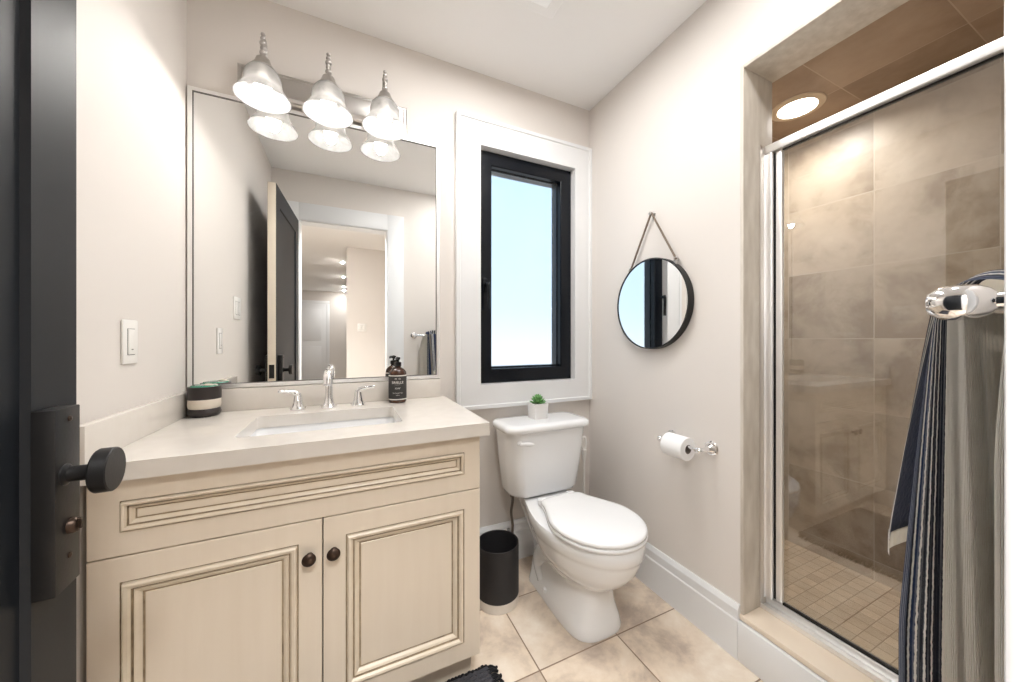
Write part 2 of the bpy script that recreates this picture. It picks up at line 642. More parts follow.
struct('wall_hall_right', box(B(), (HX1, -2.26, 0), (HX1 + 0.1, YH, ZC)), M['wall'], 'short greige wall closing the hall beside the bathroom', 'wall')
b = B()
box(b, (HX0, YH - 0.0, 0), (XL - 0.1, YH + 0.1, ZC))
box(b, (XI, YH - 0.02, 0), (HX1, YH, ZC))
struct('wall_hall_near', b, M['wall'], 'hall face of the wall on both sides of the bathroom', 'wall')
b = B()
box(b, (-1.35, HY1, 0), (-1.27, HY1 + 0.015, 2.1), 0.003)
box(b, (-0.5, HY1, 0), (-0.42, HY1 + 0.015, 2.1), 0.003)
box(b, (-1.35, HY1, 2.1), (-0.42, HY1 + 0.015, 2.18), 0.003)
struct('trim_hall', b, M['trim'], 'white casing round a door at the far hall wall', 'trim')
b = B()
box(b, (-1.27, HY1, 0.005), (-0.5, HY1 + 0.012, 2.1), 0.002)
for (z0, z1) in ((0.25, 0.95), (1.1, 1.95)):
    box(b, (-1.15, HY1 + 0.010, z0), (-0.62, HY1 + 0.018, z1), 0.004)
struct('door_2', b, M['trim'], 'white panelled door at the far end of the hall', 'door')

# shower shell
struct('wall_shower_far', box(B(), (XS, -0.35, 0), (XS + 0.1, 1.25, 2.30)), M['sh_x'], 'large beige tiles of the far shower wall seen through the glass', 'wall')
b = B()
box(b, (XI - 0.012, 1.15, 0), (XS, 1.25, 2.30))
box(b, (XI - 0.012, -0.35, 0), (XS, -0.25, 2.30))
struct('wall_shower_end', b, M['sh_y'], 'tiled end walls of the shower stall', 'wall')
b = B()
box(b, (XI - 0.012, SO_Y1 + 0.012, 0), (XI, 1.15, 2.30))
box(b, (XI - 0.012, -0.25, 0), (XI, SO_Y0 - 0.012, 2.30))
box(b, (XI - 0.012, SO_Y0 - 0.012, SO_Z1 + 0.012), (XI, SO_Y1 + 0.012, 2.30))
struct('wall_shower_inner', b, M['sh_x'], 'tiled inner face of the wall round the shower opening', 'wall')
struct('ceiling_shower', box(B(), (XI - 0.012, -0.35, 2.17), (XS + 0.1, 1.25, 2.25)), M['sh_c'], 'brown tiled ceiling of the shower stall', 'ceiling')
struct('floor_shower', box(B(), (XI - 0.012, -0.35, 0.0), (XS, 1.25, 0.07)), M['sh_f'], 'small square beige mosaic floor of the shower stall', 'floor')
# travertine lining of the opening
b = B()
box(b, (XR - 0.002, SO_Y1, CURB), (XI, SO_Y1 + 0.012, SO_Z1 + 0.012), 0.002)
box(b, (XR - 0.002, SO_Y0 - 0.012, CURB), (XI, SO_Y0, SO_Z1 + 0.012), 0.002)
box(b, (XR - 0.002, SO_Y0, SO_Z1), (XI, SO_Y1, SO_Z1 + 0.012), 0.002)
struct('trim_shower', b, M['marble'], 'grey beige travertine lining the sides and top of the shower opening', 'trim')
b = B()
box(b, (XR, SO_Y0 - 0.012, 0), (XI, SO_Y1 + 0.012, CURB - 0.02))
box(b, (XR - 0.008, SO_Y0 - 0.012, CURB - 0.02), (XI + 0.005, SO_Y1 + 0.012, CURB), 0.004)
struct('trim_curb', b, M['curb'], 'pale travertine curb at the foot of the shower opening', 'curb')


# ------------------------------------------------------------------ baseboards
def board(bm, p0, p1, h, inward):
    """moulded baseboard from p0 to p1 on the floor; inward = unit vector into the room"""
    prof = [(0, 0), (0.018, 0), (0.018, h - 0.055), (0.0145, h - 0.05), (0.0145, h - 0.018), (0.010, h - 0.008), (0.006, h), (0, h)]
    rs = []
    for p in (p0, p1):
        rs.append([(p[0] + inward[0] * d, p[1] + inward[1] * d, z) for d, z in prof])
    rings(bm, rs)
    return bm


struct('baseboard_back', board(B(), (0.39, YB), (XR - 0.0005, YB), 0.20, (0, -1)), M['trim'], 'white moulded baseboard behind the toilet and waste bin', 'baseboard', 20)
struct('baseboard_right', board(B(), (XR, SO_Y1 + 0.012), (XR, YB - 0.0005), 0.19, (-1, 0)), M['trim'], 'tall white moulded baseboard under the paper holder', 'baseboard', 20)
b = B()
box(b, (XR - 0.018, YF, 0), (XR - 0.0005, SO_Y1 + 0.0118, 0.140), 0.003)
struct('trim_curb_board', b, M['trim'], 'plain white board facing the shower curb', 'trim')
struct('baseboard_left', board(B(), (XL, YF), (XL, 1.05), 0.19, (1, 0)), M['trim'], 'white baseboard along the wall behind the open door', 'baseboard', 20)

# ------------------------------------------------------------------ window
b = B()
TY = YB - 0.02
TX0, TX1, TZ0, TZ1 = 0.47, 1.2595, 0.79, 2.21
ix0, ix1, iz0, iz1 = WX0 + 0.002, WX1 - 0.002, WZ0 + 0.002, WZ1 - 0.002


def frame_loft(bm, steps, yfun=None):
    """concentric rectangles (x0,z0,x1,z1,y) skinned together"""
    rs = [[(x0, y, z0), (x1, y, z0), (x1, y, z1), (x0, y, z1)] for x0, z0, x1, z1, y in steps]
    rings(bm, rs, False, False)
    return bm


def inset(x0, z0, x1, z1, d):
    return (x0 + d, z0 + d, x1 - d, z1 - d)


st = [(TX0, TZ0, TX1, TZ1, YB - 0.0005), (TX0, TZ0, TX1, TZ1, TY - 0.006)]
st += [inset(TX0, TZ0, TX1, TZ1, 0.016) + (TY - 0.006,), inset(TX0, TZ0, TX1, TZ1, 0.020) + (TY,)]
st += [(ix0, iz0, ix1, iz1, TY), (ix0, iz0, ix1, iz1, YB + 0.06)]
frame_loft(b, st)
struct('trim_window', b, M['trim'], 'wide white casing round the black window', 'trim', 20)
win = thing('window_1', 'tall black framed window with frosted glass above the toilet', 'window', (0.87, YB, WZ0), kind='structure')
b = B()
FY = 1.647
fx0, fx1, fz0, fz1 = WX0 + 0.004, WX1 - 0.004, WZ0 + 0.004, WZ1 - 0.004
st = [(fx0, fz0, fx1, fz1, FY + 0.08), (fx0, fz0, fx1, fz1, FY + 0.004), inset(fx0, fz0, fx1, fz1, 0.004) + (FY,)]
st += [inset(fx0, fz0, fx1, fz1, 0.066) + (FY,), inset(fx0, fz0, fx1, fz1, 0.070) + (FY + 0.004,), inset(fx0, fz0, fx1, fz1, 0.074) + (FY + 0.028,), inset(fx0, fz0, fx1, fz1, 0.080) + (FY + 0.03,), inset(fx0, fz0, fx1, fz1, 0.080) + (FY + 0.08,)]
frame_loft(b, st)
obj('window_sash', b, M['winframe'], win)
g = inset(fx0, fz0, fx1, fz1, 0.078)
obj('window_pane', box(B(), (g[0], FY + 0.034, g[1]), (g[2], FY + 0.044, g[3])), M['frosted'], win)
b = B()
hx, hz = fx0 + 0.034, 1.40
box(b, (hx - 0.013, FY - 0.008, hz - 0.035), (hx + 0.013, FY, hz + 0.035), 0.003)
tube(b, [(hx, FY - 0.004, hz), (hx, FY - 0.045, hz)], 0.009)
tube(b, smooth_path([(hx, FY - 0.042, hz + 0.008), (hx, FY - 0.048, hz - 0.02), (hx, FY - 0.046, hz - 0.12)], 4), 0.009)
obj('window_handle', b, M['winframe'], win)

# ------------------------------------------------------------------ doorway casing and door
b = B()


def casing(bm, y0, y1):
    cw = 0.134
    box(bm, (DO0 - cw, min(y0, y1), 0), (DO0, max(y0, y1), DOH + cw), 0.003)
    box(bm, (DO1, min(y0, y1), 0), (DO1 + cw, max(y0, y1), DOH + cw), 0.003)
    box(bm, (DO0, min(y0, y1), DOH), (DO1, max(y0, y1), DOH + cw), 0.003)


casing(b, YF, YF + 0.018)
casing(b, YH - 0.018, YH)
box(b, (DO0, YH, 0), (DO0 + 0.006, YF, DOH))
box(b, (DO1 - 0.006, YH, 0), (DO1, YF, DOH))
box(b, (DO0 + 0.006, YH, DOH - 0.006), (DO1 - 0.006, YF, DOH))
struct('trim_doorway', b, M['trim'], 'wide white casing round the bathroom doorway', 'trim')

dx, dy = -0.375 + 0.337, 0.775 - 0.062
dang = math.atan2(dy, dx)
DW = math.hypot(dx, dy)
door = thing('door_1', 'black shaker door standing open along the left wall', 'door', (DO0, 0.062, 0.0), dang, kind='structure')
DT, DH0, DH1 = 0.043, 0.008, 2.05
b = B()
sx0, sz0, sx1, sz1 = 0.10, 0.20, DW - 0.098, DH1 - 0.115
# faces on both sides with a recessed panel, closed by the rim
for y, s in ((0.0, 1), (DT, -1)):
    loops = [(0, DH0, DW - 0.003, DH1, y), (sx0, sz0, sx1, sz1, y), (sx0 + 0.004, sz0 + 0.004, sx1 - 0.004, sz1 - 0.004, y + s * 0.008)]
    rs = [[(x0, yy, z0), (x1, yy, z0), (x1, yy, z1), (x0, yy, z1)] for x0, z0, x1, z1, yy in loops]
    rings(b, rs, False, True)
rim = [[(0, y, DH0), (DW - 0.003, y, DH0), (DW - 0.003, y, DH1), (0, y, DH1)] for y in (0, DT)]
rings(b, rim, False, False)
bmesh.ops.remove_doubles(b, verts=b.verts, dist=1e-5)
obj('door_slab', b, M['black'], door, local=True)
b = B()
box(b, (DW - 0.003, 0.001, DH0), (DW, DT - 0.001, DH1), 0.0008)
eo = obj('door_edge', b, M['cream_edge'], door, local=True)
eo['label'] = 'cream painted edge of the black door'
b = B()
box(b, (DW - 0.0005, 0.008, 0.90), (DW + 0.0015, DT - 0.008, 0.98), 0.0006)
box(b, (DW - 0.0005, 0.008, 0.83), (DW + 0.0015, DT - 0.008, 0.87), 0.0006)
obj('latch_plate', b, M['iron'], door, local=True)


def knob_set(side):
    """lock case, round knob and turn piece; side -1 = camera face (y<0), +1 = wall face"""
    y0 = 0.0 if side < 0 else DT
    s = side
    px0, px1 = DW - 0.100, DW - 0.046
    pl = B()
    ya, yb = y0, y0 + s * 0.022
    box(pl, (px0, min(ya, yb), 0.786), (px1, max(ya, yb), 1.034), 0.0015)
    plate = obj('lock_case', pl, M['iron'], door, local=True)
    kc = ((px0 + px1) / 2 - 0.008, 0.943)
    k = B()
    lathe(k, [(0.0, 0.019), (0.0145, 0.019), (0.0145, 0.024), (0.0105, 0.027), (0.0105, 0.050), (0.0125, 0.053), (0.029, 0.053), (0.0305, 0.055), (0.0305, 0.070), (0.029, 0.0715), (0.0, 0.0715)], n=36, axis='Y')
    for v in k.verts:
        v.co = Vector((v.co.x + kc[0], y0 + s * v.co.y, v.co.z + kc[1]))
    obj('door_knob', k, M['iron'], door, local=True)
    c = B()
    lathe(c, [(0.0, 0.02), (0.011, 0.02), (0.011, 0.027), (0.009, 0.030), (0.0, 0.030)], n=24, axis='Y')
    box(c, (-0.0015, 0.0295, -0.006), (0.0015, 0.033, 0.006))
    for v in c.verts:
        v.co = Vector((v.co.x + kc[0] + 0.012, y0 + s * v.co.y, v.co.z + 0.868))
    obj('lock_cylinder', c, M['bronze'], door, local=True)
    for z in (1.018, 0.828):
        q = B()
        lathe(q, [(0.0, 0.0205), (0.004, 0.0205), (0.004, 0.0235), (0.0, 0.0245)], n=12, axis='Y')
        for v in q.verts:
            v.co = Vector((v.co.x + kc[0] + 0.010, y0 + s * v.co.y, v.co.z + z))
        obj('screw', q, M['bronze'], door, local=True)


knob_set(-1)
knob_set(1)

# ------------------------------------------------------------------ vanity
VX0, VX1, VY = -0.503, 0.388, 1.065
VZ0, VZM, VZ1 = 0.117, 0.65, 0.822
van = thing('vanity_cabinet', 'cream glazed two-door vanity cabinet under the quartz counter', 'cabinet', (-0.06, 1.34, 0))
b = B()
box(b, (VX0, VY + 0.02, VZ0), (VX0 + 0.018, 1.625, VZ1))
box(b, (VX1 - 0.018, VY + 0.02, VZ0), (VX1, 1.625, VZ1))
box(b, (VX0 + 0.018, VY + 0.02, VZ0), (VX1 - 0.018, 1.625, VZ0 + 0.018))
box(b, (VX0 + 0.018, 1.615, VZ0 + 0.018), (VX1 - 0.018, 1.625, VZ1))
obj('cabinet_body', b, M['cab'], van)
b = B()
box(b, (VX0 + 0.002, VY + 0.0205, VZ0 + 0.002), (VX1 - 0.002, VY + 0.03, VZ1 - 0.001))
obj('face_backing', b, M['gap'], van)
obj('toe_kick', box(B(), (VX0, 1.125, 0), (VX1 - 0.01, 1.60, VZ0)), M['cab'], van)


def front(x0, z0, x1, z1, ins, name, mw, depth):
    """cabinet front with an applied moulding and glazed grooves; ins = flat border"""
    bm = B()
    Y = VY
    L = [(x0, z0, x1, z1, Y + 0.0195), (x0, z0, x1, z1, Y + 0.0015), inset(x0, z0, x1, z1, 0.0015) + (Y,)]
    mats = [0, 0]
    a = (x0 + ins[0], z0 + ins[1], x1 - ins[2], z1 - ins[3])
    prof = [(0, 0.0, 0), (0.0010, 0.0035, 2), (0.0030, 0.0035, 2), (0.0040, -0.0045, 1), (0.0075, -0.0075, 1), (0.0125, -0.0060, 1), (0.0160, -0.0010, 1), (0.0172, 0.0030, 2), (0.0190, 0.0030, 2),
            (0.0205, 0.0005, 1), (0.0255, 0.0030, 1), (0.0300, 0.0085, 1), (0.0312, 0.0100, 2), (0.0335, 0.0100, 2), (0.0350, 0.0085, 1)]
    sc = mw / 0.035
    for d, h, mi in prof:
        L.append(inset(a[0], a[1], a[2], a[3], d * sc) + (Y + h * depth,))
        mats.append(mi)
    rs = [[(p[0], p[4], p[1]), (p[2], p[4], p[1]), (p[2], p[4], p[3]), (p[0], p[4], p[3])] for p in L]
    vv = [[bm.verts.new(q) for q in r] for r in rs]
    bm.faces.new(vv[0][::-1])
    for i in range(len(rs) - 1):
        for j in range(4):
            k = (j + 1) % 4
            f = bm.faces.new((vv[i][j], vv[i][k], vv[i + 1][k], vv[i + 1][j]))
            f.material_index = mats[i] if i < len(mats) else 0
    f = bm.faces.new(vv[-1])
    f.material_index = 0
    return obj(name, bm, [M['cab'], M['bead'], M['glaze']], van, angle=18)


XM = (VX0 + VX1) / 2
front(VX0, VZM + 0.0015, VX1, VZ1, (0.052, 0.052, 0.052, 0.050), 'drawer_front', 0.026, 1.0)
dl = front(VX0, VZ0, XM - 0.0015, VZM - 0.0015, (0.052, 0.055, 0.054, 0.055), 'cabinet_door', 0.040, 1.0)
dr = front(XM + 0.0015, VZ0, VX1, VZM - 0.0015, (0.054, 0.055, 0.052, 0.055), 'cabinet_door', 0.040, 1.0)
for d, x in ((dl, -0.088), (dr, -0.031)):
    k = B()
    lathe(k, [(0.0, 0.0), (0.009, 0.0), (0.009, 0.002), (0.006, 0.005), (0.006, 0.012), (0.012, 0.015), (0.0165, 0.019), (0.0165, 0.022), (0.013, 0.026), (0.007, 0.0285), (0.0, 0.029)], n=28, axis='Y')
    for v in k.verts:
        v.co = Vector((x + v.co.x, VY - v.co.y, 0.557 + v.co.z))
    obj('door_knob', k, M['bronze'], d)

# counter with sink hole, splashes
CX0, CX1, CY0, CZ0, CZ1 = XL + 0.0005, 0.414, 1.043, 0.823, 0.863
SX0, SX1, SY0, SY1 = -0.275, 0.165, 1.17, 1.46
ct = thing('countertop', 'off-white quartz vanity countertop with upstands at the wall', 'countertop', (-0.05, 1.34, CZ0))


def rrect(x0, y0, x1, y1, r, z, n=6):
    out = []
    for cx, cy, a0 in ((x1 - r, y1 - r, 0), (x0 + r, y1 - r, 90), (x0 + r, y0 + r, 180), (x1 - r, y0 + r, 270)):
        for i in range(n + 1):
            a = math.radians(a0 + 90 * i / n)
            out.append((cx + r * math.cos(a), cy + r * math.sin(a), z))
    return out


b = B()
o1 = rrect(CX0, CY0, CX1, YB - 0.0005, 0.003, CZ1)
lo = rrect(CX0, CY0, CX1, YB - 0.0005, 0.003, CZ0)
h1 = rrect(SX0, SY0, SX1, SY1, 0.02, CZ1)
h0 = rrect(SX0, SY0, SX1, SY1, 0.02, CZ0)
rings(b, [lo, o1, h1, h0, lo], False, False)
bmesh.ops.remove_doubles(b, verts=b.verts, dist=1e-6)
obj('slab', b, M['quartz'], ct)
b = B()
box(b, (CX0, YB - 0.020, CZ1 + 0.0003), (CX1 - 0.02, YB - 0.0005, 0.946), 0.0015)
obj('backsplash', b, M['quartz'], ct)
b = B()
box(b, (CX0, CY0 + 0.004, CZ1 + 0.0003), (XL + 0.020, YB - 0.0205, 0.946), 0.0015)
obj('side_splash', b, M['quartz'], ct)
# basin
sk = thing('sink', 'white undermount rectangular basin set in the vanity counter', 'sink', ((SX0 + SX1) / 2, (SY0 + SY1) / 2, 0.70))
b = B()
e = 0.004
R = [rrect(SX0 - 0.03, SY0 - 0.03, SX1 + 0.03, SY1 + 0.03, 0.03, CZ0 - 0.001), rrect(SX0 - e, SY0 - e, SX1 + e, SY1 + e, 0.024, CZ0 - 0.001),
     rrect(SX0, SY0, SX1, SY1, 0.03, CZ0 - 0.012), rrect(SX0 + 0.012, SY0 + 0.012, SX1 - 0.012, SY1 - 0.012, 0.04, 0.745), rrect(SX0 + 0.03, SY0 + 0.03, SX1 - 0.03, SY1 - 0.03, 0.05, 0.722),
     rrect(SX0 + 0.10, SY0 + 0.09, SX1 - 0.10, SY1 - 0.09, 0.05, 0.716)]
rings(b, R, False, True)
R2 = [rrect(SX0 - 0.03, SY0 - 0.03, SX1 + 0.03, SY1 + 0.03, 0.03, CZ0 - 0.001), rrect(SX0 - 0.03, SY0 - 0.03, SX1 + 0.03, SY1 + 0.03, 0.03, CZ0 - 0.02), rrect(SX0 - 0.01, SY0 - 0.01, SX1 + 0.01, SY1 + 0.01, 0.05, 0.725), rrect(SX0 + 0.09, SY0 + 0.08, SX1 - 0.09, SY1 - 0.08, 0.05, 0.702)]
rings(b, R2, False, True)
bmesh.ops.remove_doubles(b, verts=b.verts, dist=1e-6)
obj('basin', b, M['ceramic'], sk)
b = B()
lathe(b, [(0.0, 0.0025), (0.017, 0.0025), (0.022, 0.0035), (0.027, 0.002), (0.028, 0.0)], ((SX0 + SX1) / 2, (SY0 + SY1) / 2 + 0.02, 0.7165), 28)
obj('drain', b, M['chrome'], sk)

# faucet
FX, FYY = -0.062, 1.545
fa = thing('faucet', 'chrome widespread faucet with two lever handles behind the basin', 'faucet', (FX, FYY, CZ1))
b = B()
lathe(b, [(0.0, 0.0), (0.029, 0.0), (0.029, 0.003), (0.024, 0.008), (0.018, 0.022), (0.0145, 0.040), (0.0135, 0.065), (0.0135, 0.085)], (FX, FYY, CZ1 + 0.0003), 28)
path = smooth_path([(FX, FYY, CZ1 + 0.080), (FX, FYY - 0.002, CZ1 + 0.112), (FX, FYY - 0.025, CZ1 + 0.138), (FX, FYY - 0.065, CZ1 + 0.142), (FX, FYY - 0.095, CZ1 + 0.128), (FX, FYY - 0.108, CZ1 + 0.100)], 6)
n_ = len(path)
tube(b, path, [0.0135 + 0.0045 * max(0, (i / n_ - 0.4)) for i in range(n_)], 20)
obj('spout', b, M['chrome'], fa)
for s in (-1, 1):
    hx = FX + s * 0.104
    b = B()
    lathe(b, [(0.0, 0.0), (0.027, 0.0), (0.027, 0.003), (0.022, 0.010), (0.017, 0.028), (0.0135, 0.05), (0.010, 0.062), (0.0, 0.065)], (hx, FYY, CZ1 + 0.0003), 26)
    tube(b, smooth_path([(hx - s * 0.004, FYY, CZ1 + 0.050), (hx + s * 0.012, FYY - 0.002, CZ1 + 0.066), (hx + s * 0.035, FYY - 0.008, CZ1 + 0.071), (hx + s * 0.062, FYY - 0.014, CZ1 + 0.073)], 5), [0.0105] * 5 + [0.0085] * 5 + [0.0065] * 5 + [0.005], 14)
    obj('lever_handle', b, M['chrome'], fa)

# jar with bands
jx, jy = -0.446, 1.558
jar = thing('candle_jar', 'banded black and cream ceramic jar with a jade top on the counter corner', 'jar', (jx, jy, CZ1))
b = B()
lathe(b, [(0.0, 0.0005), (0.036, 0.0005), (0.043, 0.006), (0.0465, 0.014), (0.044, 0.023), (0.0405, 0.028)], (jx, jy, CZ1), 40, cap1=True)
obj('base', b, M['jarblk'], jar)
b = B()
lathe(b, [(0.0405, 0.028), (0.0435, 0.031), (0.0455, 0.04), (0.0455, 0.060)], (jx, jy, CZ1), 40, cap0=True, cap1=True)
obj('cream_band', b, M['jarwht'], jar)
b = B()
lathe(b, [(0.0455, 0.060), (0.0462, 0.063), (0.0462, 0.100), (0.045, 0.103), (0.0405, 0.103), (0.040, 0.097), (0.0, 0.097)], (jx, jy, CZ1), 40, cap0=True)
obj('black_rim', b, M['jarblk'], jar)
b = B()
lathe(b, [(0.0, 0.097), (0.039, 0.097), (0.0395, 0.103), (0.036, 0.107), (0.0, 0.108)], (jx, jy, CZ1), 32)
obj('jade_lid', b, M['jade'], jar)
b = B()
ball(b, (jx + 0.016, jy - 0.018, CZ1 + 0.109), 0.009, (1.6, 1, 0.5), 10, 6)
ball(b, (jx + 0.030, jy - 0.006, CZ1 + 0.107), 0.007, (1.3, 1.2, 0.6), 10, 6)
obj('pebble', b, M['jarwht'], jar)

# soap bottle
bx_, by_ = 0.196, 1.552
sb = thing('soap_bottle', 'amber pump soap bottle with a dark printed label beside the faucet', 'bottle', (bx_, by_, CZ1))
b = B()
lathe(b, [(0.0, 0.0005), (0.033, 0.0005), (0.036, 0.004), (0.036, 0.118), (0.0345, 0.128), (0.028, 0.138), (0.018, 0.145), (0.0135, 0.148), (0.0135, 0.153)], (bx_, by_, CZ1), 36, cap1=True)
obj('bottle_body', b, M['amber'], sb)
b = B()
lathe(b, [(0.0362, 0.013), (0.0366, 0.013), (0.0366, 0.117), (0.0362, 0.117)], (bx_, by_, CZ1), 40)
lab = obj('bottle_label', b, M['lab'], sb)
b = B()
for z in (0.014, 0.112):
    lathe(b, [(0.0364, z), (0.0369, z), (0.0369, z + 0.0042), (0.0364, z + 0.0042)], (bx_, by_, CZ1), 40)
face = math.atan2(-by_, -bx_)
for s, size, z in (('M \u00b7 N', 0.0095, 0.101), ('BRIELLE', 0.0145, 0.086), ('\u2014\u2014\u2014\u2014', 0.006, 0.077), ('SOAP', 0.009, 0.062), ('hand & body wash', 0.0055, 0.043), ('16 fl oz', 0.0050, 0.034)):
    me = text_mesh(s, size)
    tb = bmesh.new()
    tb.from_mesh(me)
    for v in tb.verts:
        a = face + v.co.x / 0.0368
        r = 0.0367 + max(0, v.co.z)
        v.co = Vector((bx_ + r * math.cos(a), by_ + r * math.sin(a), CZ1 + z + v.co.y))
    tm = bpy.data.meshes.new('tmp')
    tb.to_mesh(tm)
    tb.free()
    b.from_mesh(tm)
obj('label_print', b, M['labtext'], lab)
b = B()
lathe(b, [(0.0155, 0.152), (0.0155, 0.168), (0.012, 0.170), (0.006, 0.171), (0.006, 0.179), (0.011, 0.180), (0.011, 0.190), (0.0, 0.191)], (bx_, by_, CZ1), 24, cap0=True)
tube(b, [(bx_, by_, CZ1 + 0.186), (bx_ - 0.012, by_ - 0.028, CZ1 + 0.185), (bx_ - 0.014, by_ - 0.034, CZ1 + 0.179)], [0.007, 0.005, 0.004], 12)
obj('pump', b, M['ink'], sb)

# ------------------------------------------------------------------ wall mirror
mx0, mx1, mz0, mz1 = XL + 0.003, 0.393, 0.9475, 2.032
wm = thing('wall_mirror', 'large rectangular wall mirror over the vanity with mirrored edge strips', 'mirror', ((mx0 + mx1) / 2, YB, mz0))
obj('mirror_glass', box(B(), (mx0 + 0.014, 1.616, mz0 + 0.014), (mx1 - 0.014, YB - 0.0005, mz1 - 0.014)), M['mirror'], wm)
b = B()
L = [(mx0, mz0, mx1, mz1, YB - 0.0005), (mx0, mz0, mx1, mz1, 1.618)]
L += [inset(mx0, mz0, mx1, mz1, 0.004) + (1.613,), inset(mx0, mz0, mx1, mz1, 0.016) + (1.611,), inset(mx0, mz0, mx1, mz1, 0.018) + (1.6155,)]
frame_loft(b, L)
obj('mirror_frame', b, M['alu'], wm, angle=15)
b = B()
frame_loft(b, [inset(mx0, mz0, mx1, mz1, 0.0165) + (1.6125,), inset(mx0, mz0, mx1, mz1, 0.0195) + (1.6125,), inset(mx0, mz0, mx1, mz1, 0.0195) + (1.6158,), inset(mx0, mz0, mx1, mz1, 0.0165) + (1.6158,)])
obj('mirror_seal', b, M['grey_slot'], wm)

# ------------------------------------------------------------------ vanity light
vl = thing('vanity_light', 'brushed nickel three-lamp bath bar with bell glass shades over the mirror', 'wall lamp', (-0.0625, YB, 2.04))
b = B()
L = [(-0.365, 2.04, 0.242, 2.152, YB - 0.0005), (-0.365, 2.04, 0.242, 2.152, 1.606)]
L += [inset(-0.365, 2.04, 0.242, 2.152, 0.006) + (1.602,), inset(-0.365, 2.04, 0.242, 2.152, 0.012) + (1.602,), inset(-0.365, 2.04, 0.242, 2.152, 0.020) + (1.592,), inset(-0.365, 2.04, 0.242, 2.152, 0.030) + (1.590,)]
rs = [[(p[0], p[4], p[1]), (p[2], p[4], p[1]), (p[2], p[4], p[3]), (p[0], p[4], p[3])] for p in L]
rings(b, rs, False, True)
obj('backplate', b, M['nickel'], vl, angle=15)
SHY, SHZ = 1.515, 1.988
for sxp in (-0.27, -0.0625, 0.142):
    b = B()
    arm = smooth_path([(sxp, 1.592, 2.10), (sxp, 1.578, 2.105), (sxp, 1.566, 2.135), (sxp, 1.562, 2.175), (sxp, 1.55, 2.208), (sxp, 1.530, 2.215), (sxp, SHY, 2.20), (sxp, SHY, 2.15)], 5)
    tube(b, arm, 0.0065, 12)
    lathe(b, [(0.017, 0.0), (0.017, 0.004), (0.010, 0.012), (0.0, 0.012)], (sxp, 1.578, 2.10), 18, axis='Y')
    for v in list(b.verts)[-18 * 4:]:
        v.co.y = 1.592 - (v.co.y - 1.578)
    for z, r in ((2.152, 0.0115), (2.170, 0.0095), (2.187, 0.0115), (2.204, 0.009), (2.219, 0.0075)):
        ball(b, (sxp, SHY, z), r, (1, 1, 0.9), 14, 8)
    ao = obj('arm', b, M['nickel'], vl)
    b = B()
    lathe(b, [(0.0, 0.155), (0.0095, 0.155), (0.012, 0.148), (0.021, 0.142), (0.024, 0.132), (0.030, 0.120), (0.036, 0.110), (0.036, 0.105), (0.0, 0.105)], (sxp, SHY, SHZ), 28)
    obj('shade_holder', b, M['nickel'], vl)
    b = B()
    prof = [(0.030, 0.110), (0.041, 0.105), (0.051, 0.092), (0.056, 0.076), (0.058, 0.058), (0.059, 0.046), (0.063, 0.036), (0.071, 0.025), (0.080, 0.012), (0.086, 0.002), (0.087, 0.0)]
    lathe(b, prof + [(r - 0.003, z + 0.001) for r, z in prof[::-1]], (sxp, SHY, SHZ), 48)
    obj('bell_shade', b, M['shade'], vl)
    b = B()
    lathe(b, [(0.0, 0.0), (0.014, 0.002), (0.024, 0.010), (0.028, 0.022), (0.027, 0.036), (0.020, 0.052), (0.014, 0.064), (0.013, 0.080)], (sxp, SHY, SHZ + 0.018), 24, cap1=True)
    obj('light_bulb', b, M['bulb'], vl)
    lamp('vanity_bulb_lamp', 'POINT', (sxp, SHY, SHZ + 0.012), BULB, WARM, 0.02)


# ------------------------------------------------------------------ switches on the walls
def switch_plate(name, label, cat, loc, axis, gangs, group=None):
    """axis = direction the plate faces"""
    t = thing(name, label, cat, loc, 0, group)
    wd = 0.070 + 0.046 * (gangs - 1)

    def put(bm):
        for v in bm.verts:
            x, y, z = v.co                      # built facing -Y, around origin
            if axis == '+X':
                v.co = Vector((-y, x, z))
            elif axis == '+Y':
                v.co = Vector((-x, -y, z))
            elif axis == '-X':
                v.co = Vector((y, -x, z))
        return bm
    obj('cover_plate', put(box(B(), (-wd / 2, -0.006, -0.0575), (wd / 2, 0, 0.0575), 0.003)), M['white_plastic'], t, local=True)
    for g_ in range(gangs):
        x = (g_ - (gangs - 1) / 2) * 0.046
        r = B()
        box(r, (x - 0.0165, -0.0085, -0.033), (x + 0.0165, -0.0055, 0.033), 0.0015)
        ro = obj('rocker', put(r), M['white_plastic'], t, local=True)
        r = B()
        box(r, (x - 0.0175, -0.0064, -0.0345), (x + 0.0175, -0.0055, 0.0345))
        obj('rocker_seat', put(r), M['grey_slot'], t, local=True)
    return t


t = switch_plate('light_switch', 'white single switch plate on the left wall beside the vanity mirror', 'switch', (XL, 1.256, 1.122), '+X', 1)
b = B()
box(b, (0.0083, -0.004, -0.0212), (0.0090, 0.004, -0.0188))
obj('indicator', b, M['grey_slot'], t, local=True)
switch_plate('light_switch', 'white double switch plate behind the open door, seen in the mirror', 'switch', (XL, 0.98, 1.29), '+X', 2)
switch_plate('light_switch', 'white double switch plate on the hall wall, seen in the mirror', 'switch', (0.20, -2.26, 1.30), '+Y', 2)

